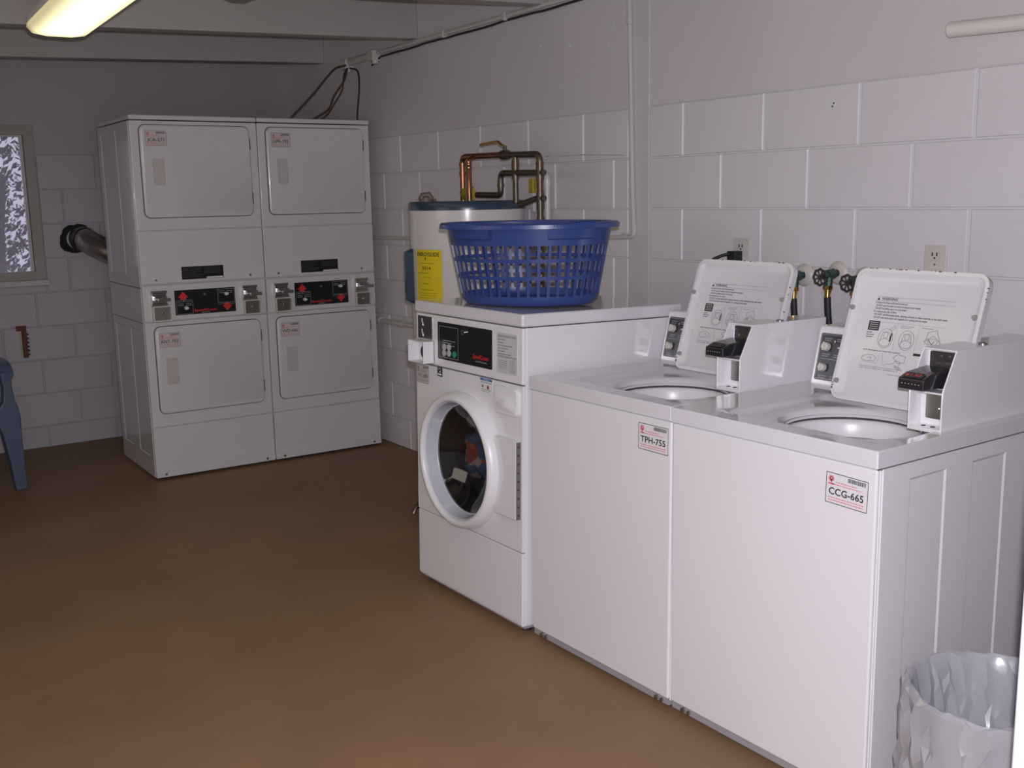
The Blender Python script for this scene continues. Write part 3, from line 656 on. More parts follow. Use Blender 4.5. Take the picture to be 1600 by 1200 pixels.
def top_washer(loc, tilt, label, code, stk, hy, lx, coin, price):
    T = thing('top_load_washer', label, 'washing machine', loc, (-tilt, 0, -PI/2), 'top-loading washers'); w = TW; H = .8885; D = .70
    b = MB(); b.box(0, .010, .03, .006, D-.01, .842); b.box(w-.006, .010, .03, w, D-.01, .842); b.box(0, D-.016, .03, w, D-.01, .842)
    b.build('cabinet', ENAMEL, T, bevel=.002)
    side_skin(1, w, .016, D-.012, ((.03, .8450, .10, .808),), ((.115, .258), (.366, .512)), ENAMEL, T)
    b = MB(); b.box(.0015, 0, .036, w-.0015, .014, .8455); b.build('front_panel', ENAMEL, T, bevel=.006, seg=3)
    b = MB(); b.box(.004, .006, .016, w-.004, .5, .034); b.build('kick_rail', mat('grey_rail', (.35, .33, .36), .4), T)
    b = MB()
    for x, y in ((.045, .05), (w-.045, .05), (.045, D-.06), (w-.045, D-.06)): b.cyl((x, y, .001+y*math.sin(tilt)), (x, y, .03), .018, 10).cut()
    b.each('foot', RUBBER, T)
    b = MB()
    for x in (.05, w-.05): b.cyl((x, .004, .026), (x, -.002, .026), .007, 8).cut(); b.cyl((x+.022, .004, .026), (x+.022, -.002, .026), .006, 8).cut()
    b.each('base_screw', STEEL, T)
    # top panel: grid with a dished well and flared circular opening
    cx, cy, r = .386, .258, .178; hx0, hx1, hy0, hy1 = .128, .618,   .060, .468
    NA = 96
    def depth(x, y):   # dish
        dx_ = min(x-hx0, hx1-x); dy_ = min(y-hy0, hy1-y); d = min(dx_, dy_)
        t = max(0, min(1, d/.030)); return .014*(t*t*(3-2*t))
    b = MB(); vs = []; rads = [0, .004, .010, .018, .03, .045]
    ring_pts = []
    # polar grid from the hole to the outer rectangle
    X0, X1, Y0, Y1 = -.001, w+.001, -.004, D
    NR = 26
    for i in range(NA):
        a = 2*PI*i/NA; c, s = math.cos(a), math.sin(a)
        tx = (X1-cx)/c if c > 1e-9 else ((X0-cx)/c if c < -1e-9 else 1e9); ty = (Y1-cy)/s if s > 1e-9 else ((Y0-cy)/s if s < -1e-9 else 1e9)
        R = min(tx, ty)
        # snap to corners
        ex, ey = cx+R*c, cy+R*s
        for kx, ky in ((X0, Y0), (X0, Y1), (X1, Y0), (X1, Y1)):
            if math.hypot(ex-kx, ey-ky) < .022 and min(abs(ex-kx), abs(ey-ky)) < 1e-6: ex, ey = kx, ky
        for k in range(NR+1):
            if k < 7:
                q = k/7; rr_ = r-.010*math.cos(q*PI/2)**1; x, y = cx+(r-.012+.030*q)*c, cy+(r-.012+.030*q)*s
                z = H-depth(x, y)-.022*(1-math.sin(q*PI/2))
            else:
                q = (k-6)/(NR-6); rs = r+.014; x = (cx+rs*c)*(1-q)+ex*q; y = (cy+rs*s)*(1-q)+ey*q; z = H-depth(x, y)
            vs.append((x, y, z))
        vs.append((ex, ey, .8475))
    n = NR+2; fs = [(i*n+k, i*n+k+1, ((i+1) % NA)*n+k+1, ((i+1) % NA)*n+k) for i in range(NA) for k in range(n-1)]
    b.add(vs, fs); tp = b.build('top_panel', ENAMEL_TOP, T, smooth=50, fix=False)
    md = tp.modifiers.new('bevel', 'BEVEL'); md.width = .007; md.segments = 3; md.limit_method = 'ANGLE'; md.angle_limit = math.radians(60); md.harden_normals = False
    b = MB(); b.box(.002, .006, .8395, w-.002, D-.01, .8470); b.box(.002, .002, .8395, w-.002, .01, .8470)
    b = MB(); b.frame(0, 0, 1, 1, 0, 1, .01) if False else None
    b.box(.003, .003, .840, w-.003, .012, .850); b.box(w-.012, .003, .840, w-.003, D-.01, .850); b.build('top_seam', SEAM, T)
    # tub under the opening
    b = MB(); b.lathe([(r-.010, .8600), (r+.004, .8580), (r+.012, .850), (r+.03, .80)], (cx, cy, 0), (0, 0, 1), 48); b.build('gap_shade_ring', mat('gap_shade_grey', (.16, .16, .18), .4), T, smooth=60)  # grey ring stands in for the shaded gap above the balance ring
    b = MB(); b.lathe([(r+.010, .780), (r+.010, .838), (r+.002, .846), (r-.014, .845), (r-.020, .834), (r-.022, .800), (r-.006, .790), (r-.005, .50)], (cx, cy, 0), (0, 0, 1), 48); b.build('balance_ring', PLASTIC_W, T, smooth=60)
    b = MB(); b.lathe([(r+.0, .79), (r+.0, .45), (.03, .44)], (cx, cy, 0), (0, 0, 1), 40); b.lathe([(.10, .46), (.045, .50), (.040, .74), (.03, .76), (0, .762)], (cx, cy, 0), (0, 0, 1), 24); b.build('tub', mat('tub_grey', (.45, .45, .47), .3), T, smooth=50)
    # lid, leaning back, inner side to the room
    la = math.radians(18); X = Matrix.Translation((lx[0], hy, H-.002)) @ Matrix.Rotation(-la, 4, 'X')
    lw = lx[1]-lx[0]; lh = lx[2]
    b = MB(); b.plate(0, .006, lw, lh, .003, .014, .032, 0, X, ch=.004); b.frame(0, .006, lw, lh, -.006, .006, .010, .032, 0, X, k=5)
    o = b.rrect(.010, .016, lw-.010, lh-.010, .024); i_ = b.rrect(.024, .030, lw-.024, lh-.024, .018); n = len(o)
    b.add([(p, -.006, q) for p, q in o]+[(p, .0015, q) for p, q in i_], [(i, n+i, n+(i+1) % n, (i+1) % n) for i in range(n)]+[tuple(range(n, 2*n))], 0, X)
    lid = b.build('lid', [mat('lid_enamel', (.72, .70, .73), .22, var=.03, coat=.3)], T, smooth=40)
    b = MB(); Xp = X @ Matrix.Translation((.060, 0, .098)) @ Matrix.Diagonal((.80, 1, .66, 1)); warning_print(b, Xp, .0008); b.build('warning_print', [BLACKP, mat('grey_line_print', (.25, .25, .27), .5), WHITEP], lid, smooth=0)
    b = MB()
    for x_, z_ in ((.006, lh*.70), (lw-.022, lh*.70), (.010, .055), ):
        p0 = X @ Vector((x_+.004, -.004, z_)); p1 = X @ Vector((x_+.004, -.012, z_)); b.cyl(p0, p1, .0075, 12, 0, r2=.006).cut()
    b.each('lid_bumper', mat('grey_rubber', (.30, .29, .28), .6), lid)
    rr = random.Random(code); b = MB()
    for i in range(26):
        side = rr.choice('tttrll')
        if side == 't': x_, z_ = rr.uniform(.03, lw-.03), lh-.0005
        elif side == 'r': x_, z_ = lw-.0007, rr.uniform(lh*.6, lh-.03)
        else: x_, z_ = .004, .02+abs(rr.gauss(0, .025))
        s_ = rr.uniform(.001, .0035); b.plate(x_-s_, z_-s_*.5, x_+s_, z_+s_*.5, -.0068, -.004, s_*.45, 0, X, k=2)
    b.build('rust_spots', RUST, lid)['kind'] = 'stuff'
    # console
    a0, a1 = .562, .604
    b = MB(); b.hexa([(.0, a0, H-.004), (coin[1]-.004, a0, H-.004), (.0, .695, H-.004), (coin[1]-.004, .695, H-.004), (.0, a1, 1.060), (coin[1]-.004, a1, 1.060), (.0, .695, 1.060), (coin[1]-.004, .695, 1.060)])
    cs = b.build('console', ENAMEL, T, bevel=.008, seg=3)
    ca = math.atan2(a1-a0, 1.060-H+.004); Xc = Matrix.Translation((0, a0, H-.004)) @ Matrix.Rotation(-ca, 4, 'X')
    b = MB(); b.plate(.016, .018, .36, .158, -.003, .001, .006, 0, Xc); e = -.0035; b.line([(.020, .022), (.356, .022), (.356, .154), (.020, .154)], .001, e, 1, Xc, closed=True)
    for x_, z_ in ((.030, .095), (.072, .095), (.030, .030), (.072, .030), (.030, .150-.008), (.075, .142)): textlines(b, x_, z_, 2, .006, .0022, e, 1, (.028, .022), rr, Xc)
    b.line([(.026, .082), (.11, .082)], .001, e, 1, Xc)
    b.build('control_fascia', [FASCIA, GREYL], cs)
    for x_, z_, r_ in ((.042, .118, .014), (.042, .056, .013), (.150, .085, .03)):
        b = MB(); p0 = Xc @ Vector((x_, 0, z_)); p1 = Xc @ Vector((x_, -.016, z_)); b.cyl(p0, p1, r_, 18, 0, r2=r_*.85)
        b.box(x_-.003, -.022, z_-r_*.9, x_+.003, -.012, z_+r_*.9, 0, Xc); b.build('selector_knob', PLASTIC_C, cs, bevel=.001, seg=1)
    b = MB()
    for x_, z_ in ((.070, .135), (.086, .118)): b.cyl(Xc @ Vector((x_, 0, z_)), Xc @ Vector((x_, -.006, z_)), .0035, 8).cut()
    b.each('indicator', STEEL, cs)
    # coin box: lower cubby, upper bay, long body to the wall
    c0, c1, fy = coin[1], coin[2], coin[0]
    zt = 1.078; zm = .982; tk = .004; yb = .690; ix0, ix1 = c0+tk, c1-tk; up = .050
    b = MB()
    # side walls as pentagons: front vertical to zm then sloping back to zt
    for xa, xb in ((c0, c0+tk), (c1-tk, c1)):
        pr = [(fy, H-.006), (fy, zm), (fy+up, zt), (yb, zt), (yb, H-.006)]; n = 5
        b.add([(xa, p, q) for p, q in pr]+[(xb, p, q) for p, q in pr], [tuple(range(n)), tuple(range(2*n-1, n-1, -1))]+[(i, (i+1) % n, n+(i+1) % n, n+i) for i in range(n)])
    b.box(ix0, fy, H-.006, ix1, yb, H+.004); b.box(ix0, fy+up, zt-tk, ix1, yb, zt); b.box(ix0, fy, zm-.006, ix1, fy+.05, zm-.001)
    b.box(ix0, fy+.045, H, ix1, fy+.050, zm); b.box(ix0, fy+up+.016, zm, ix1, fy+up+.021, zt-tk)
    cb = b.build('coin_box', ENAMEL, T, bevel=.0015, seg=2)
    b = MB(); b.plate(ix0+.018, H+.020, ix1-.001, zm-.010, fy+.040, fy+.046, .004, 0); b.cyl((c0+.055, fy+.040, H+.045), (c0+.055, fy+.037, H+.045), .004, 10, 1); b.build('coin_vault_door', [STEEL, CHROME], cb)
    b = MB(); b.plate(ix0+.010, zm+.006, ix1-.001, zt-.008, fy+up+.010, fy+up+.017, .004, 0)
    for x_ in (.020, .044, .066, .080): b.cyl((c0+x_, fy+up+.010, zt-.018), (c0+x_, fy+up+.007, zt-.018), .0028, 8, 1)
    textlines(b, c0+.030, zt-.038, 1, .006, .007, fy+up+.0095, 1, (.045,), random.Random(6)); b.box(c0+.070, fy+up+.004, zt-.052, c0+.082, fy+up+.012, zt-.044, 1)
    b.build('coin_plate', [mat('dark_textured_plate', (.035, .033, .035), .35, bump=.3, bscale=200), CHROME], cb)
    b = MB()
    for x_ in (.030, .055): b.cyl((c0+x_, fy+.022, H+.0035), (c0+x_, fy+.022, H+.0046), .006, 12).cut()
    b.each('bolt_hole', GAP, cb)
    b = MB(); b.cyl((c0+.065, fy+.20, zt-.0005), (c0+.065, fy+.20, zt+.003), .011, 14, 0); b.cyl((c0+.065, fy+.20, zt+.003), (c0+.065, fy+.20, zt+.004), .005, 8, 1); b.build('key_lock', [STEELD, BLACK], cb)
    # electronic coin acceptor with price display
    b = MB(); x0, x1 = c0+.004, c0+.074; y0 = fy-.052; zc = 1.012
    b.add([(x0, y0, zc-.022), (x1, y0, zc-.022), (x0, y0, zc+.004), (x1, y0, zc+.004), (x0, y0+.030, zc+.015), (x1, y0+.030, zc+.015),
           (x0, fy+up+.010, zc+.022), (x1, fy+up+.010, zc+.022), (x0, fy+up+.010, zc-.022), (x1, fy+up+.010, zc-.022)],
          [(0, 1, 3, 2), (2, 3, 5, 4), (4, 5, 7, 6), (6, 7, 9, 8), (8, 9, 1, 0), (0, 2, 4, 6, 8), (1, 9, 7, 5, 3)])
    ac = b.build('coin_acceptor', mat('black_acceptor', (.022, .020, .024), .18, coat=.4), cb, bevel=.004, seg=2)
    b = MB(); X2 = Matrix.Translation((x0, y0+.0017, zc+.0052)) @ Matrix.Rotation(math.radians(-69), 4, 'X')
    b.rect(.010, .002, .060, .026, -.0009, 0, X2)
    if price: b.text(price, .013, .008, .012, -.0015, 1, w=.040, X=X2)
    b.build('price_display', [BLACK, LEDR], ac)
    b = MB()
    for i in range(6): b.cyl((x0+.012+i*.009, y0, zc-.008), (x0+.012+i*.009, y0-.001, zc-.008), .0012, 6)
    b.build('acceptor_dots', GREYL, ac)['kind'] = 'stuff'
    # asset sticker
    b = MB(); x0, z0, x1, z1, ti = stk; sticker(b, x0, z0, x1, z1, -.0003, code, (0, 1, 2), ti); b.build('asset_sticker', [WHITEP, BLACKP, PINK], T, smooth=0)
    return T
top_washer((-1.014, 2.2602, 0), math.radians(.5), 'white top-loading washer in the middle of the row, sticker TPH-755, lid open', 'TPH-755', (.518, .747, .641, .825, 0), .455, (.185, .585, .377), (.310, .514, .607), '')
top_washer((-1.0096, 1.6046, 0), 0, 'white top-loading washer nearest the camera, sticker CCG-665, lid open', 'CCG-665', (.512, .742, .629, .817, .03), .408, (.195, .586, .375), (.266, .539, .630), '$1.50')

# ------------------------------------------------------------------ laundry basket (oval, slotted)
def basket():
    Hb = .283; ang = math.atan2(-.84, .54)
    def ov(z, grow=0, n=96):
        t = z/Hb; a = .246+.056*t+grow; c_ = .190+.038*t+grow
        if z < .02: k = .012*(1-z/.02)**2; a -= k; c_ -= k
        return a, c_
    b = MB(); n = 108
    def band(zs, th=.003, g=0):
        vs = []; K = len(zs)
        for side in (0, 1):
            for z in zs:
                a, c_ = ov(z, g-(th if side else 0))
                vs += [(a*math.cos(2*PI*i/n), c_*math.sin(2*PI*i/n), z) for i in range(n)]
        fs = []
        for sd in (0, 1):
            for k in range(K-1):
                o = (sd*K+k)*n; fs += [(o+i, o+(i+1) % n, o+n+(i+1) % n, o+n+i) for i in range(n)]
        for k in (0, K-1):
            o1, o2 = k*n, (K+k)*n; fs += [(o1+i, o1+(i+1) % n, o2+(i+1) % n, o2+i) for i in range(n)]
        b.add(vs, fs)
    band([0, .004, .012, .020, .034]); band([.090, .103]); band([.149, .162]); band([.206, .222, .240, .262, .276])
    # floor of basket
    a, c_ = ov(.004, -.004); b.add([(a*math.cos(2*PI*i/n), c_*math.sin(2*PI*i/n), .006) for i in range(n)], [tuple(range(n))])
    # ribs
    NRB = 46
    for k in range(NRB):
        t = 2*PI*(k+.5)/NRB; hw = .0050
        for (za, zb) in ((.032, .208),):
            pts = []
            for z in (za, zb):
                a, c_ = ov(z); a2, c2 = ov(z, -.0028)
                tx, ty = -a*math.sin(t), c_*math.cos(t); L = math.hypot(tx, ty); tx, ty = tx/L*hw, ty/L*hw
                pts += [(a*math.cos(t)-tx, c_*math.sin(t)-ty, z), (a*math.cos(t)+tx, c_*math.sin(t)+ty, z), (a2*math.cos(t)-tx, c2*math.sin(t)-ty, z), (a2*math.cos(t)+tx, c2*math.sin(t)+ty, z)]
            b.hexa(pts)
    # rolled rim
    vs = []; prof = [(0, -.010), (.008, -.004), (.020, -.004), (.024, -.010), (.024, -.022), (.020, -.022), (.019, -.012), (.010, -.010), (.004, -.012)]
    prof = [(-.003, -.012), (-.001, -.002), (.006, .0), (.018, -.001), (.024, -.007), (.025, -.020), (.0215, -.020), (.020, -.009), (.010, -.006), (.002, -.010)]
    K = len(prof)
    for (g, dz) in prof:
        a, c_ = ov(Hb, g); vs += [(a*math.cos(2*PI*i/n), c_*math.sin(2*PI*i/n), Hb+dz) for i in range(n)]
    b.add(vs, [(k*n+i, k*n+(i+1) % n, ((k+1) % K)*n+(i+1) % n, ((k+1) % K)*n+i) for k in range(K) for i in range(n)])
    T = thing('laundry_basket', 'blue slotted plastic laundry basket on top of the front-loading washer', 'laundry basket', (-.755, 2.602, 1.0855), (0, 0, ang))
    b.build('basket_body', BLUE, T, smooth=40)
    for gt in (math.radians(-43), math.radians(-118)):   # grip panels under the rim
        b = MB(); vs = []; m_ = 14; K = 0
        for (g, z) in ((.001, .226), (.010, .230), (.012, .262), (.002, .266)):
            for i in range(m_+1):
                t = gt+(i/m_-.5)*.62; a, c_ = ov(z, g); vs.append((a*math.cos(t), c_*math.sin(t), z))
        fs = [(k*(m_+1)+i, k*(m_+1)+i+1, (k+1)*(m_+1)+i+1, (k+1)*(m_+1)+i) for k in range(3) for i in range(m_)]
        for i in range(m_): pass
        b.add(vs, fs)
        b.build('grip', BLUE, T, smooth=30)
        b = MB()
        for i in range(16):
            t = gt+(i/15-.5)*.52; a, c_ = ov(Hb, .020); a2, c2 = ov(Hb, .004)
            b.tube([(a2*math.cos(t), c2*math.sin(t), Hb+.0005), (a*math.cos(t), c_*math.sin(t), Hb-.001), (a*1.014*math.cos(t), c_*1.018*math.sin(t), Hb-.014)], .0018, 5)
        b.build('grip_ribs', BLUE, T)
    return T
basket()

# ------------------------------------------------------------------ water heater
HX, HY, HR = -.335, 3.650, .262
WH = thing('water_heater', 'white cylindrical water heater with dark blue top, standing behind the front-loading washer', 'water heater', (HX, HY, 0))
b = MB(); b.lathe([(0, .05), (HR-.004, .05), (HR, .055), (HR, 1.402)], (0, 0, 0), (0, 0, 1), 64); b.build('tank_jacket', TANK, WH, smooth=50)
b = MB(); b.lathe([(HR-.004, 1.400), (HR+.004, 1.402), (HR+.004, 1.432), (HR-.002, 1.440), (HR-.03, 1.440), (0, 1.436)], (0, 0, 0), (0, 0, 1), 64); b.build('top_cap', NAVY, WH, smooth=50)
b = MB(); b.lathe([(HR-.03, .0), (HR+.002, .0), (HR+.003, .052), (0, .055)], (0, 0, 0), (0, 0, 1), 48); b.build('base_ring', NAVY, WH, smooth=50)
va = math.atan2(CY-HY, CX-HX)    # direction toward the viewer
def cylpt(th, r, z): a = va-th; return (r*math.cos(a), r*math.sin(a), z)
def cylgrid(mb, th0, th1, z0, z1, r, m=0, n=10, edge=True):
    vs = [cylpt(th0+(th1-th0)*i/n, r, z) for z in (z0, z1) for i in range(n+1)]
    mb.add(vs, [(i, i+1, n+2+i, n+1+i) for i in range(n)], m)
b = MB(); rr = random.Random(21); D_ = math.radians
th0, th1, z0, z1 = D_(60.5), D_(26), 1.005, 1.232
cylgrid(b, th0, th1, z0, z1, HR+.0012, 0, 14)
def ctext(mb, s, u0, u1, z, h, m, bold=False):
    v, f, a, b_, c, d = text_geo(s, bold); sc = h/.70
    mb.add([cylpt(th0+(th1-th0)*(u0+(p[0]-a)/(b_-a)*(u1-u0)), HR+.0020, z+p[1]*sc) for p in v], f, m)
ctext(b, 'ENERGYGUIDE', .05, .92, 1.204, .017, 1, True); ctext(b, '5314', .28, .62, 1.145, .013, 1, True); ctext(b, 'kWh/yr', .28, .55, 1.080, .006, 1)
def cbar(u0, u1, z, h): cylgrid(b, th0+(th1-th0)*u0, th0+(th1-th0)*u1, z, z+h, HR+.0019, 1, 4)
cbar(.40, .44, 1.188, .010); cbar(.18, .75, 1.172, .0012); cbar(.08, .50, 1.128, .002); cbar(.28, .60, 1.110, .0012); cbar(.12, .80, 1.040, .0012); cbar(.12, .80, 1.030, .001); cbar(.12, .75, 1.020, .001); cbar(.2, .7, 1.055, .0015)
b.build('energy_label', [YELLOW, mat('label_ink', (.05, .04, .01), .5)], WH, smooth=0)
b = MB()   # blue access cover on the left flank
n = 8; zz = [.985, 1.00, 1.215, 1.232]; gg = [.002, .032, .032, .002]; vs = []
for z, g in zip(zz, gg):
    for i in range(n+1):
        t = i/n; e_ = 1 if 0 < i < n else 0; vs.append(cylpt(D_(104)-D_(34)*t, HR+.002+(g-.002)*e_, z))
b.add(vs, [(k*(n+1)+i, k*(n+1)+i+1, (k+1)*(n+1)+i+1, (k+1)*(n+1)+i) for k in range(3) for i in range(n)]); b.build('element_cover', NAVY, WH, smooth=30)
b = MB(); p = cylpt(D_(64), .20, 1.44); b.cyl((p[0], p[1], 1.438), (p[0], p[1], 1.452), .034, 20, 0); b.tube([(p[0]-.025, p[1]+.01, 1.447), (p[0]-.018, p[1]+.006, 1.468), (p[0]+.010, p[1]-.004, 1.472), (p[0]+.022, p[1]-.01, 1.450)], .013, 8, 0); b.build('cable_clamp', mat('brown_fitting', (.17, .12, .10), .5), WH)
b = MB(); p = cylpt(D_(38), .23, 1.44); b.cyl((p[0], p[1], 1.438), (p[0], p[1], 1.452), .008, 10); b.build('screw_head', CABLEB, WH)
b = MB(); b.tube([cylpt(D_(57), HR-.01, .065), cylpt(D_(57), HR+.060, .060), cylpt(D_(57), HR+.075, .030)], .011, 8, 0); b.cyl(cylpt(D_(57), HR+.035, .070), cylpt(D_(57), HR+.035, .082), .018, 10, 0); b.build('drain_valve', COPPER_D, WH)

# copper pipe assembly
PX = -.28
CP = thing('copper_pipework', 'copper water pipes with valves standing above the water heater', 'pipes', (0, 0, 0))
def P(y, z, x=PX): return (x, y, z)
ztop = 1.640; yl, y2, y3, yr = 3.766, 3.658, 3.342, 3.166
R_ = .0135
b = MB(); b.tube(path([P(yl, 1.428), P(yl, ztop), P(3.45, ztop-.004)], .03), R_, 12); 
for z in (1.47, 1.56, 1.60): b.cyl(P(yl, z), P(yl, z+.012), R_+.003, 12)
b.build('hot_pipe', COPPER, CP)
b = MB(); b.tube(path([P(3.39, ztop-.006), P(yr, ztop-.012), P(yr, 1.0), P(yr, .9)], .03), R_, 12)
for z in (1.58, 1.52, 1.40, 1.35): b.cyl(P(yr, z), P(yr, z+.02), R_+.003, 12)
b.build('wall_side_pipe', COPPER_D, CP)
b = MB(); b.tube([P(y2, 1.428, PX-.035), P(y2, 1.622, PX-.035), P(y2, ztop-.004, PX)], R_-.0005, 12)
for z in (1.585, 1.600, 1.61): b.cyl(P(y2, z, PX-.035), P(y2, z+.005, PX-.035), R_+.002, 12)
b.build('riser_pipe', COPPER, CP)
b = MB(); b.tube(path([P(yr, 1.552), P(3.456, 1.558), P(3.456, 1.462), P(y2-.01, 1.466)], .028), R_, 12); b.cyl(P(3.456, 1.50), P(3.456, 1.512), R_+.003, 12); b.build('bypass_pipe', COPPER_D, CP)
b = MB(); b.tube([P(y3, ztop-.006), P(y3, 1.428)], R_-.001, 12); b.cyl(P(y3, 1.612), P(y3, 1.57), R_+.003, 12); b.cyl(P(y3, 1.55), P(y3, 1.53), R_+.0035, 12); b.build('cold_pipe', COPPER_D, CP)
vy = 3.419
b = MB(); b.cyl(P(vy+.034, ztop-.005), P(vy-.034, ztop-.006), .017, 10, 0); b.cyl(P(vy+.020, ztop-.005), P(vy-.020, ztop-.005), .021, 16, 0); b.cyl(P(vy, ztop), P(vy, ztop+.035), .009, 8, 0)
vv = b.build('ball_valve', COPPER_D, CP)
b = MB(); b.tube(smooth_path([P(vy, ztop+.034), P(vy+.025, ztop+.038), P(vy+.050, ztop+.052), P(vy+.09, ztop+.052), P(vy+.185, ztop+.048)], 4), [.006]*20+[.007], 8) if False else b.tube([P(vy, ztop+.034), P(vy+.022, ztop+.036), P(vy+.050, ztop+.053), P(vy+.10, ztop+.052), P(vy+.190, ztop+.047)], .0065, 8)
b.build('lever', BRASS, vv)
b = MB(); b.cyl(P(3.735, 1.470, PX), P(3.690, 1.470, PX), .034, 8, 0, r2=.028); b.cyl(P(3.712, 1.436), P(3.712, 1.505), .020, 8, 0); b.cyl(P(3.712, 1.503), P(3.712, 1.512), .012, 8, 1)
b.build('mixing_valve', [BRASS_Y, VERDI], CP)
b = MB(); b.tube([P(3.70, 1.452, PX-.01), P(3.66, 1.444, PX-.03), P(3.60, 1.432, PX-.04)], .006, 6); b.build('union_arm', BRASS_Y, CP)
b = MB(); pts = [P(3.315-.13*t/12, 1.420+.028*t/12, PX) for t in range(13)]; b.tube(pts, [.010 if i % 2 else .013 for i in range(13)], 10); b.build('flex_connector', COPPER_D, CP)
for y, z in ((yr, 1.552), (yr, 1.446)):
    b = MB(); b.cyl(P(y, z-.025), P(y, z+.025), .016, 12); b.cyl(P(y, z), P(y-.03, z), .012, 10); b.build('tee_fitting', COPPER_D, CP)

PV = thing('plastic_drain_pipe', 'white plastic pipe with elbow on the wall beside the copper pipes', 'pipe', (0, 0, 0))
b = MB(); b.tube(path([(-.03, 3.50, 1.555), (-.03, 3.447, 1.553), (-.03, 3.447, .9)], .028), .014, 12); b.build('pipe_run', PVC, PV)
b = MB(); b.cyl((-.03, 3.505, 1.555), (-.03, 3.475, 1.555), .018, 12).cut(); b.cyl((-.03, 3.447, 1.50), (-.03, 3.447, 1.53), .017, 12); b.each('coupling', PVC, PV)
b = MB(); b.box(-.062, 3.515, 1.385, -.040, 3.535, 1.470, 0); b.box(-.064, 3.510, 1.47, -.040, 3.545, 1.535, 1)
tag(b.build('brass_gauge_tag', [WHITEP, BRASS_Y], None, bevel=.002), 'small brass fitting with white tag between copper and plastic pipes', 'pipe fitting')
b = MB(); b.tube(smooth_path([(-.17, 3.27, 1.615), (-.06, 3.40, 1.632), (-.008, 3.38, 1.630), (-.008, 3.20, 1.628), (-.007, 2.94, 1.616)], 6), .0025, 6)
tag(b.build('thin_wire', CONDUIT), 'thin painted wire running along the wall beside the copper pipes', 'wire')

# ------------------------------------------------------------------ conduits and cables on right wall
CO = thing('wall_conduit', 'off-white conduit bracket-mounted down the wall, turning left behind the basket', 'pipe', (0, 0, 0))
b = MB(); b.tube(path([(-.014, 2.918, 2.62), (-.014, 2.900, 2.0), (-.014, 2.885, 1.45), (-.014, 2.876, 1.283), (-.014, 3.10, 1.272), (-.014, 4.0, 1.245), (-.014, 5.22, 1.228)], .02), .0095, 10); b.build('pipe_run', CONDUIT, CO)
b = MB()
for p, q in (((-.014, 2.877, 1.33), (-.014, 2.876, 1.30)), ((-.014, 2.92, 1.283), (-.014, 2.95, 1.282)), ((-.014, 2.905, 2.15), (-.014, 2.904, 2.13)), ((-.014, 4.70, 1.2335), (-.014, 4.73, 1.2335))): b.cyl(p, q, .0125, 10).cut()
b.each('coupling', CONDUIT, CO)
b = MB(); b.tube(smooth_path([(-.004, 2.968, 2.62), (-.004, 2.955, 2.2), (-.004, 2.935, 2.0), (-.004, 2.92, 1.72), (-.004, 2.915, 1.62)], 6), .003, 6)
tag(b.build('thin_cable', CONDUIT), 'thin painted cable beside the vertical wall conduit', 'cable')
b = MB(); b.tube([(-.016, 3.0, .757), (-.016, 4.0, .748), (-.016, 5.22, .741)], .015, 10, 0)
for y in (4.85, 5.12): b.cyl((-.016, y, .7435), (-.016, y+.04, .7432), .020, 10, 0)
tag(b.build('low_wall_pipe', CONDUIT), 'painted pipe low on the wall between dryers and front-loading washer', 'pipe')
CR = thing('ceiling_conduit', 'painted conduit run high along the right wall with junction fittings', 'pipe', (0, 0, 0))
def crz(y): return 2.249+(5.09-y)*.0152
b = MB(); b.tube([(-.022, 5.09, crz(5.09)+.014), (-.022, 4.0, crz(4.0)+.014), (-.022, 2.6, crz(2.6)+.014)], .011, 10); b.build('pipe_run', CONDUIT, CR)
b = MB(); b.tube([(-.022, 5.05, 2.262), (-.022, 5.2, 2.255), (-.022, 5.42, 2.248)], .022, 10); b.build('pipe_body', CONDUIT, CR)
for y, z in ((5.06, 2.250), (5.40, 2.238)):
    b = MB(); b.box(-.055, y-.035, z-.028, 0, y+.035, z+.032); b.cyl((-.03, y-.02, z-.045), (-.03, y-.02, z-.02), .018, 10); b.build('junction_box', CONDUIT, CR, bevel=.006)
for y in (4.31, 3.765):
    b = MB(); b.box(-.036, y-.010, crz(y)-.006, 0, y+.010, crz(y)+.032); b.build('strap', CONDUIT, CR, bevel=.003)
rr = random.Random(4)
pts = [(-.020, 5.10, 2.205)]+[(-.014, 5.0-.08*i, crz(5.0-.08*i)-.006+rr.uniform(-.003, .003)) for i in range(30)]
b = MB(); b.tube(pts, .0055, 6)
tag(b.build('black_cable', CABLE), 'black cable strapped under the high wall conduit', 'cable')
for pts, m_, lab in (
    ([(-.05, 5.37, 2.232), (-.148, 5.31, 2.202), (-.211, 5.30, 2.146), (-.309, 5.30, 2.042), (-.421, 5.30, 1.938), (-.45, 5.31, 1.905)], CABLEB, 'brown cable drooping to the right dryer top, leftmost of the three'),
    ([(-.05, 5.35, 2.212), (-.102, 5.30, 2.133), (-.172, 5.29, 2.047), (-.212, 5.28, 1.974), (-.263, 5.29, 1.938), (-.32, 5.30, 1.906)], CABLEB, 'brown looped cable drooping to the right dryer top, middle of the three'),
    ([(-.035, 5.345, 2.215), (-.040, 5.24, 2.185), (-.055, 5.20, 2.088), (-.079, 5.19, 1.945), (-.080, 5.19, 1.905)], CABLE, 'black cable drooping to the right dryer top, rightmost of the three')):
    b = MB(); b.tube(smooth_path(pts, 5), .0065 if m_ is CABLEB else .005, 7); tag(b.build('drooping_cable', m_), lab, 'cable')
b = MB(); b.tube(smooth_path([(-.045, 5.37, 2.215), (-.080, 5.34, 2.166), (-.100, 5.33, 2.086), (-.150, 5.33, 2.012), (-.200, 5.33, 1.946), (-.26, 5.34, 1.905)], 5), .005, 7)
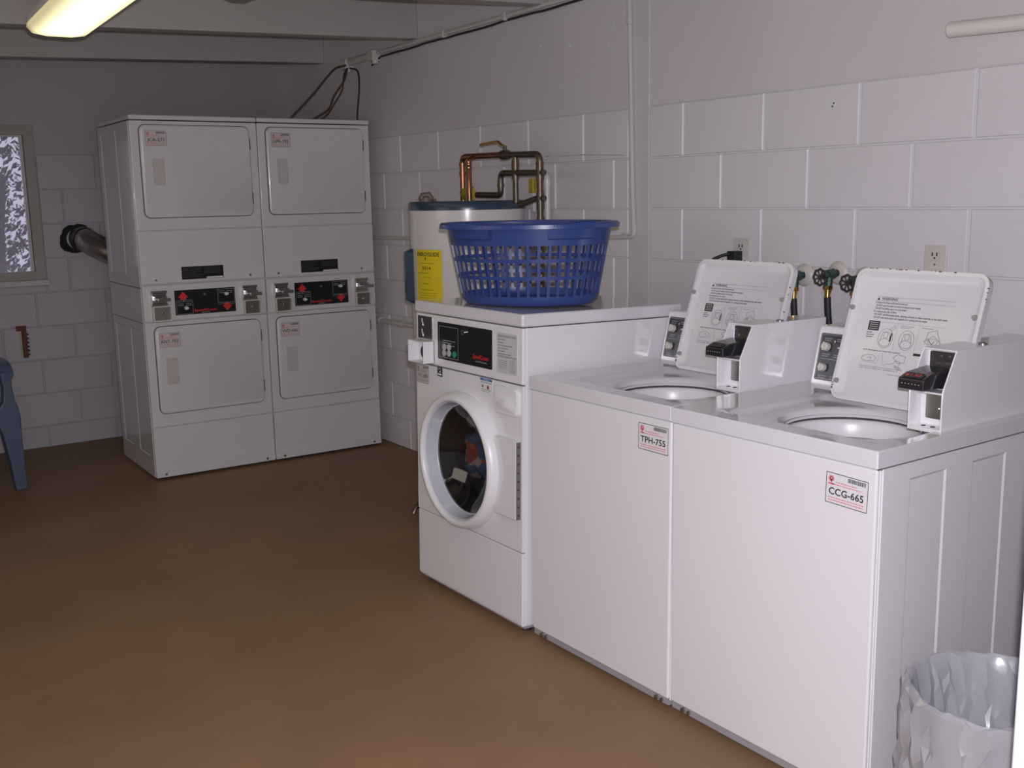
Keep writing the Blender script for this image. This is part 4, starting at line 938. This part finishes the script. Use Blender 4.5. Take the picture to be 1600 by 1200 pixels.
tag(b.build('drooping_cable', CABLEB), 'thin brown cable running next to the looped brown cable above the dryer', 'cable')
# anchors left in the plaster
for i, (y, z) in enumerate(((3.315, 2.10), (3.53, 2.125), (3.02, 2.14), (3.06, 2.07), (1.94, 1.745), (1.62, 1.585), (4.0, 1.0))):
    if i > 3: continue
    b = MB(); b.cyl((-.006, y, z), (0.001, y, z), .008, 10); b.build('plug_hole', PLASTER, wr)
for y, z in ((1.90, 1.742), (1.905, 1.732)):
    b = MB(); b.cyl((-.0015, y, z), (.001, y, z), .003, 8); b.build('drill_hole', GAP, wr)

# ------------------------------------------------------------------ electric outlets
def outlet(y, z, label):
    T = thing('wall_outlet', label, 'electrical outlet', (0, y, z), (0, 0, -PI/2), 'cream wall outlets')
    b = MB(); b.plate(-.038, -.060, .038, .060, -.006, -.0002, .003, 0, ch=.002); b.build('cover_plate', PLASTIC_C, T)
    for s in (1, -1):
        b = MB(); b.plate(-.017, s*.028-.016, .017, s*.028+.016, -.0085, -.005, .012, 0)
        rc = b.build('receptacle', PLASTIC_C, T)
        b = MB(); b.box(-.010, -.0092, s*.028-.002, -.006, -.008, s*.028+.009).cut(); b.box(.005, -.0092, s*.028-.002, .009, -.008, s*.028+.009).cut(); b.cyl((0, -.0092, s*.028-.008), (0, -.008, s*.028-.008), .0032, 8); b.each('slot', GAP, rc)
    b = MB(); b.cyl((0, -.0075, 0), (0, -.005, 0), .0035, 8); b.build('screw', STEELD, T)
outlet(1.493, 1.224, 'cream double outlet with empty sockets, above the nearest washer lid')
outlet(2.292, 1.228, 'cream outlet with a black plug in it, above the middle washer lid')
b = MB(); Y_ = 2.300; b.box(-.050, Y_-.018, 1.200, -.009, Y_+.022, 1.242); b.tube(smooth_path([(-.045, Y_+.010, 1.232), (-.075, Y_+.035, 1.222), (-.095, Y_+.065, 1.190), (-.10, Y_+.08, 1.05), (-.10, Y_+.08, .80)], 5), .0065, 7)
tag(b.build('power_plug', RUBBER, None, bevel=.008), 'black power plug with cord in the outlet above the middle washer', 'plug')

# ------------------------------------------------------------------ washer shut-off valves and hoses
def valve(y, z, label, hlabel, wheel=True):
    T = thing('shutoff_valve', label, 'valve', (0, y, z), (0, 0, -PI/2), 'washer supply valves')
    b = MB(); b.lathe([(.014, -.012), (.030, -.010), (.040, -.002), (.041, .001)], (0, 0, 0), (0, 1, 0), 24); b.build('escutcheon', ESC, T, smooth=50)
    b = MB(); b.cyl((0, 0, 0), (0, -.030, 0), .012, 12); b.cyl((0, -.025, 0), (0, -.058, -.004), .018, 10); b.cyl((0, -.058, -.004), (0, -.078, -.006), .012, 8)
    b.cyl((0, -.048, -.005), (0, -.052, -.042), .014, 10); b.build('valve_body', VERDI, T, bevel=.002, seg=1)
    hub = Vector((0, -.095, -.008)); b = MB(); n = 32; vs = []
    b.cyl((0, -.076, -.006), (0, -.097, -.008), .006, 8)
    pts = [hub+Vector(((.0255+.0018*math.cos(8*2*PI*i/n))*math.cos(2*PI*i/n), 0, (.0255+.0018*math.cos(8*2*PI*i/n))*math.sin(2*PI*i/n))) for i in range(n+1)]
    b.tube(pts, .0038, 7)
    for k in range(8):
        a = 2*PI*(k+.5)/8; b.tube([hub, hub+Vector((.024*math.cos(a), 0, .024*math.sin(a)))], .0026, 5)
    b.cyl(hub+Vector((0, -.003, 0)), hub+Vector((0, .003, 0)), .008, 10); b.build('hand_wheel', mat('dark_wheel', (.06, .055, .06), .35, .3), T)
    Hh = thing('washer_hose', hlabel, 'hose', (0, y, z), (0, 0, -PI/2), 'black washer hoses')
    b = MB(); b.cyl((0, -.052, -.040), (0, -.053, -.052), .017, 8); b.cyl((0, -.053, -.052), (0, -.053, -.062), .013, 12); b.cyl((0, -.053, -.062), (0, -.054, -.080), .0105, 12); b.build('brass_coupling', BRASS, Hh)
    b = MB(); b.tube(smooth_path([(0, -.054, -.078), (.003, -.052, -.13), (.008, -.045, -.20), (.02, -.035, -.30), (.03, -.035, -.45)], 5), .0115, 10); b.build('rubber_hose', RUBBER, Hh)
valve(2.000, 1.166, 'green-bronze valve half hidden behind the middle washer lid, white wall disc', 'black hose with brass coupling hanging beside the middle washer lid')
valve(1.857, 1.180, 'bronze valve with black wheel handle, fully visible between the two open lids', 'black hose with brass coupling hanging between the two open lids')
valve(1.748, 1.166, 'valve with black wheel handle partly hidden by the nearest washer lid', 'black hose mostly hidden behind the nearest washer lid')

# ------------------------------------------------------------------ rod on the wall
RD = thing('wall_rod', 'thick off-white round rod mounted high on the wall at top right', 'rod', (0, 0, 0))
b = MB(); b.tube([(-.060, 1.450, 1.912), (-.060, 1.44, 1.912), (-.060, .35, 1.868)], .0225, 18); b.build('rod', WOODW, RD, bevel=.004)
b = MB(); b.box(-.04, .55, 1.853, .0, .58, 1.888); b.build('bracket', WOODW, RD)

# ------------------------------------------------------------------ ceiling lights
def light_fix(end, ang, L, lit, label):
    w = .232 if lit else .13
    T = thing('fluorescent_fixture', label, 'ceiling light', end, (0, 0, ang), 'ceiling fluorescent fixtures')
    b = MB()
    # local: -y runs toward camera; lens profile in xz
    prof = [(-w/2, .045), (-w/2-.002, .030), (-w/2+.018, .008), (-w*.2, 0), (w*.2, 0), (w/2-.018, .008), (w/2+.002, .030), (w/2, .045)]; n = len(prof)
    ys = [0, -.012, -L+.012, -L]; vs = []
    for k, y in enumerate(ys):
        s = .93 if k in (0, 3) else 1; vs += [(p*s, y, (q if s == 1 else q*.8+.010)) for p, q in prof]
    fs = [(k*n+i, k*n+i+1, (k+1)*n+i+1, (k+1)*n+i) for k in range(3) for i in range(n-1)]+[tuple(range(n)), tuple(range(4*n-1, 3*n-1, -1))]
    b.add(vs, fs)
    if lit:
        m = bpy.data.materials.new('lit_lens'); m.use_nodes = True; nt = m.node_tree; bs = nt.nodes['Principled BSDF']
        bs.inputs['Base Color'].default_value = (.75, .72, .52, 1); bs.inputs['Roughness'].default_value = .4
        tc = nt.nodes.new('ShaderNodeTexCoord'); sp = nt.nodes.new('ShaderNodeSeparateXYZ'); nt.links.new(tc.outputs['Object'], sp.inputs[0])
        # brighter along the two tubes behind the prismatic lens
        ab = nt.nodes.new('ShaderNodeMath'); ab.operation = 'ABSOLUTE'; nt.links.new(sp.outputs['X'], ab.inputs[0])
        mr = nt.nodes.new('ShaderNodeMapRange'); mr.inputs[1].default_value = .062; mr.inputs[2].default_value = .112; mr.inputs[3].default_value = 1.0; mr.inputs[4].default_value = 0.25; nt.links.new(ab.outputs[0], mr.inputs[0])
        mr2 = nt.nodes.new('ShaderNodeMapRange'); mr2.inputs[1].default_value = -.08; mr2.inputs[2].default_value = 0; mr2.inputs[3].default_value = 1.0; mr2.inputs[4].default_value = .35; nt.links.new(sp.outputs['Y'], mr2.inputs[0])
        mm = nt.nodes.new('ShaderNodeMath'); mm.operation = 'MULTIPLY'; nt.links.new(mr.outputs[0], mm.inputs[0]); nt.links.new(mr2.outputs[0], mm.inputs[1])
        ms = nt.nodes.new('ShaderNodeMath'); ms.operation = 'MULTIPLY'; ms.inputs[1].default_value = 2.0; nt.links.new(mm.outputs[0], ms.inputs[0])
        bs.inputs['Emission Color'].default_value = (1.0, .90, .50, 1); nt.links.new(ms.outputs[0], bs.inputs['Emission Strength'])
    else: m = LENSOFF
    b.build('lens', m, T, smooth=40)
    b = MB(); b.box(-w/2+.004, -L+.01, .044, w/2-.004, -.01, .075); b.build('housing', PLASTIC_W, T)
    return T
light_fix((-1.905, 4.20, 2.118), -.055, 2.3, True, 'lit fluorescent ceiling fixture glowing warm yellow at top left')
light_fix((-1.455, 3.42, 2.180), -.03, .95, False, 'unlit cream fluorescent fixture, its end just showing at the top edge')

# ------------------------------------------------------------------ vent duct, wall patch
VD = thing('vent_duct', 'crinkled silver foil vent duct from the back wall to the left dryer', 'duct', (0, 0, 0))
b = MB(); b.box(VX-.10, YB+.09, VZ-.10, VX+.10, YB+.148, VZ+.10); b.build('wall_hole', INK, wb)
pts = smooth_path([(VX+.01, YB+.10, VZ-.005), (VX+.02, YB-.03, VZ), (VX+.06, YB-.11, VZ-.035), (VX+.14, YB-.19, VZ-.085), (VX+.27, YB-.24, VZ-.125), (VX+.46, YB-.28, VZ-.13)], 12)
b = MB(); b.tube(pts, [.068+.004*(i % 2) for i in range(len(pts))], 24, caps=False); b.build('foil_hose', FOIL, VD, smooth=60)
b = MB(); b.tube([pts[8], pts[11], pts[14]], .0745, 24, caps=False); b.build('collar', STEELD, VD, smooth=60)
rr = random.Random(2); b = MB(); n = 26; vs = []
for i in range(n):
    a = 2*PI*i/n; q = .088+rr.uniform(-.008, .010); vs += [(VX-.01+.060*math.cos(a), YB-.0008, VZ+.060*math.sin(a)), (VX-.01+q*1.12*math.cos(a), YB-.0008, VZ+q*math.sin(a)), (VX-.01+.060*math.cos(a), YB+.010, VZ+.060*math.sin(a)), (VX-.01+q*1.12*math.cos(a), YB+.010, VZ+q*math.sin(a))]
b.add(vs, [(4*i, 4*i+1, 4*((i+1) % n)+1, 4*((i+1) % n)) for i in range(n)]+[(4*i+1, 4*i+3, 4*((i+1) % n)+3, 4*((i+1) % n)+1) for i in range(n)]); b.build('hole_shade_ring', INK, VD)  # flat near-black ring drawn as the shaded hole around the duct
BR = thing('rusty_bracket', 'rusty reddish-brown metal bracket stub on the back wall below the window', 'bracket', (0, 0, 0))
b = MB(); b.box(-1.806, YB-.012, .722, -1.750, YB, .752); b.box(-1.778, YB-.022, .562, -1.752, YB, .724)
for i in range(6): b.cyl((-1.750, YB-.012, .70-.024*i), (-1.742, YB-.012, .698-.024*i), .006, 6)
b.build('rusty_plate', RUST, BR)
b = MB(); b.box(-1.790, YB-.008, .560, -1.779, YB, .722); b.build('yellowed_edge', mat('old_cream_paint', (.42, .36, .24), .6), BR)

# ------------------------------------------------------------------ blue resin chair at the left edge
def chair():
    T = thing('plastic_armchair', 'blue resin stacking armchair at the left edge, by the back wall', 'chair', (-2.345, 5.62, 0), (0, 0, math.radians(8)))
    # right side (x = +.26) faces the dryers; chair faces the camera (-y)
    for s in (1, -1):
        x = .27*s
        def slab(name, outline, th=.022, holes=None):
            mb = MB(); n = len(outline)
            mb.add([(x-th/2, p, q) for p, q in outline]+[(x+th/2, p, q) for p, q in outline], [tuple(range(n)), tuple(range(2*n-1, n-1, -1))]+[(i, (i+1) % n, n+(i+1) % n, n+i) for i in range(n)])
            return mb
    # front legs: broad tapering blades turned toward the room
    for s in (1, -1):
        mb = MB(); prof = [(0.0, .085, .05), (.15, .105, .055), (.30, .135, .055), (.38, .175, .06), (.43, .15, .06), (.47, .085, .055), (.54, .065, .05), (.622, .08, .055)]
        vs = []
        for z, wd, dp in prof:
            xo = .285*s+(.020*s*(1-z/.65)); yo = -.24-.03*(1-z/.65)
            vs += [(xo-wd/2*s, yo-dp/2, z), (xo+wd/2*s*.35, yo-dp/2, z), (xo+wd/2*s*.35, yo+dp/2, z), (xo-wd/2*s, yo+dp/2, z)]
        mb.add(vs, [(4*k+i, 4*k+(i+1) % 4, 4*k+4+(i+1) % 4, 4*k+4+i) for k in range(len(prof)-1) for i in range(4)]+[(3, 2, 1, 0), tuple(range(len(vs)-4, len(vs)))]); mb.build('leg', CHAIRB, T, bevel=.008)
        mb = MB(); vs = []
        for z, wd in ((0, .045), (.25, .055), (.42, .06)):
            xo = .235*s+.03*s*(1-z/.42); yo = .27+.05*(1-z/.42)
            vs += [(xo-.02, yo-wd/2, z), (xo+.02, yo-wd/2, z), (xo+.02, yo+wd/2, z), (xo-.02, yo+wd/2, z)]
        mb.add(vs, [(4*k+i, 4*k+(i+1) % 4, 4*k+4+(i+1) % 4, 4*k+4+i) for k in range(2) for i in range(4)]+[(3, 2, 1, 0), (8, 9, 10, 11)]); mb.build('leg', CHAIRB, T, bevel=.006)
        # arm rest: curved strap from front leg up and back to the backrest
        pth = smooth_path([(.285*s, -.27, .600), (.285*s, -.22, .655), (.285*s, -.05, .670), (.275*s, .15, .690), (.245*s, .27, .76)], 6); mb = MB(); vs = []
        for i, p in enumerate(pth):
            vs += [(p.x-.030, p.y, p.z-.012), (p.x+.030, p.y, p.z-.012), (p.x+.026, p.y, p.z+.012), (p.x-.026, p.y, p.z+.012)]
        K = len(pth); mb.add(vs, [(4*k+i, 4*k+(i+1) % 4, 4*k+4+(i+1) % 4, 4*k+4+i) for k in range(K-1) for i in range(4)]+[(3, 2, 1, 0), tuple(range(4*K-4, 4*K))]); mb.build('armrest', CHAIRB, T, bevel=.006)
    mb = MB(); n = 12; vs = []
    for th in (0, -.012):
        for j in range(n+1):
            for i in range(n+1):
                u = i/n*2-1; v = j/n; vs.append((u*(.255-.02*v), -.26+.52*v, .43-.035*v-.018*math.cos(u*PI/2)*math.sin(v*PI)+.02*(v < .02)*-1+th))
    m_ = (n+1)**2; fs = []
    for j in range(n):
        for i in range(n):
            a = j*(n+1)+i; fs += [(a, a+1, a+n+2, a+n+1), (m_+a, m_+a+n+1, m_+a+n+2, m_+a+1)]
    edge = [i for i in range(n+1)]+[j*(n+1)+n for j in range(1, n+1)]+[n*(n+1)+i for i in range(n-1, -1, -1)]+[j*(n+1) for j in range(n-1, 0, -1)]
    fs += [(edge[k], m_+edge[k], m_+edge[(k+1) % len(edge)], edge[(k+1) % len(edge)]) for k in range(len(edge))]
    mb.add(vs, fs); mb.build('seat', CHAIRB, T, smooth=40)
    mb = MB()
    for i in range(7):
        u = -.20+.4*i/6; c = abs(u)/.2
        pth = smooth_path([(u*.95, .25+.0, .39), (u*1.02, .30-.03*c, .58), (u*1.05, .36-.04*c, .80-.03*c*c)], 5); vs = []
        for p in pth: vs += [(p.x-.021, p.y, p.z), (p.x+.021, p.y, p.z), (p.x+.021, p.y+.010, p.z), (p.x-.021, p.y+.010, p.z)]
        K = len(pth); mb.add(vs, [(4*k+q, 4*k+(q+1) % 4, 4*k+4+(q+1) % 4, 4*k+4+q) for k in range(K-1) for q in range(4)]+[(3, 2, 1, 0), tuple(range(4*K-4, 4*K))])
    pth = smooth_path([(-.255, .25, .74), (-.21, .30, .79), (0, .365, .83), (.21, .30, .79), (.255, .25, .74)], 6); mb.tube(pth, .022, 8)
    mb.build('backrest', CHAIRB, T)
chair()

# ------------------------------------------------------------------ waste bin with plastic liner
BX, BY = -1.035, .628
b = MB(); b.lathe([(0, .004), (.125, .004), (.130, .010), (.170, .440), (.174, .446), (.170, .449), (.166, .442), (.126, .014), (0, .012)], (0, 0, 0), (0, 0, 1), 40)
bn = b.build('waste_bin', BIN, smooth=50); bn.location = (BX, BY, 0); tag(bn, 'round waste bin under a plastic liner, beside the nearest washer', 'waste bin')
rr = random.Random(77); b = MB(); n = 72; prof = []
for k in range(15): prof.append((0, k/14))       # outer drape, bottom to rim
for k in range(1, 4): prof.append((1, k/3))       # over the rim
for k in range(1, 13): prof.append((2, k/12))     # inner side down
vs = []; K = len(prof)
for r_i, (kind, t) in enumerate(prof):
    for i in range(n):
        ja = rr.uniform(-.35, .35) if kind != 1 else rr.uniform(-.12, .12)
        a = 2*PI*(i+ja)/n; p = Vector((math.cos(a), math.sin(a), 0)); jz = rr.uniform(-.008, .008)
        if kind == 0: r, z, amp = .166+.018*t, .06+.395*t, .014*(1-t)**.5+.006
        elif kind == 1: r, z, amp = .184-.020*t, .455+.008*math.sin(t*PI), .003; jz *= .35
        else: r, z, amp = .157-.055*t, .455-.30*t, .010+.016*t**.7
        fold = abs(noise.noise(Vector((p.x*3.4, p.y*3.4, z*2.0+7))))*1.6+.9*noise.noise(Vector((p.x*7, p.y*7, z*7)))+rr.uniform(-.35, .35)
        lim = r+amp*fold
        if kind == 0: lim = max(lim, .134+.040*(z/.45)+.003)
        if kind == 2: lim = min(lim, .126+.040*z/.45-.002)
        vs.append((lim*math.cos(a), lim*math.sin(a), z+(jz if 0 < r_i < K-1 else 0)+.008*noise.noise(p*2.2+Vector((0, 0, 5)))*(1 if kind else t)))
vs.append((0, 0, .14))
fs = []
for k in range(K-1):
    for i in range(n):
        q = (k*n+i, k*n+(i+1) % n, (k+1)*n+(i+1) % n, (k+1)*n+i)
        fs += [(q[0], q[1], q[2]), (q[0], q[2], q[3])] if rr.random() < .5 else [(q[0], q[1], q[3]), (q[1], q[2], q[3])]
fs += [((K-1)*n+i, (K-1)*n+(i+1) % n, K*n) for i in range(n)]
b.add(vs, fs); bg_ = b.build('bin_liner', BAG, smooth=24, fix=False); bg_.location = (BX, BY, 0); tag(bg_, 'crumpled translucent plastic bag folded over the waste bin rim', 'plastic bag')

# ------------------------------------------------------------------ outside the window: ground, trees
b = MB(); b.box(-14, YB+.2, -.35, 8, 22, -.25); b.build('ground', GRASS, kind='structure')
def bush(x, y, zc, rad, seed, label):
    T = thing('garden_tree', label, 'tree', (x, y, -.26), group='trees outside the window')
    rr = random.Random(seed); b = MB()
    b.tube(smooth_path([(0, 0, 0), (.05, .02, zc*.4), (-.03, .05, zc*.8), (.02, 0, zc*1.2)], 4), .05, 8)
    for k in range(7):
        a = rr.uniform(0, 2*PI); b.tube([(0, 0, zc*(.3+.1*k)), (rad*.5*math.cos(a), rad*.5*math.sin(a), zc*(.55+.1*k))], .018, 5)
    b.build('trunk', BARK, T)
    b = MB()
    for i in range(7000):
        while True:
            p = Vector((rr.uniform(-1, 1), rr.uniform(-1, 1), rr.uniform(-1, 1)))
            if p.length < 1: break
        if noise.noise(p*2.3+Vector((seed, 0, 0))) < -.20: continue
        p = Vector((p.x*rad, p.y*rad*.7, p.z*rad*1.5+zc+.2)); s = rr.uniform(.018, .045)
        d = Vector((rr.gauss(0, 1), rr.gauss(0, 1), rr.gauss(0, 1))).normalized(); u = d.orthogonal().normalized(); v = d.cross(u)
        b.add([p-u*s, p+v*s*.4, p+u*s, p-v*s*.4], [(0, 1, 2, 3)])
    o = b.build('foliage', LEAF, T, smooth=0, fix=False); o['kind'] = 'stuff'
bush(-1.5, 8.3, 1.6, .95, 1, 'leafy garden tree seen through the window, sky showing between leaves')
bush(-.3, 10.6, 1.6, 1.5, 2, 'leafy garden tree farther back beyond the window glass')
bush(-3.4, 12.6, 1.6, 1.5, 3, 'leafy garden tree at the far left beyond the window')
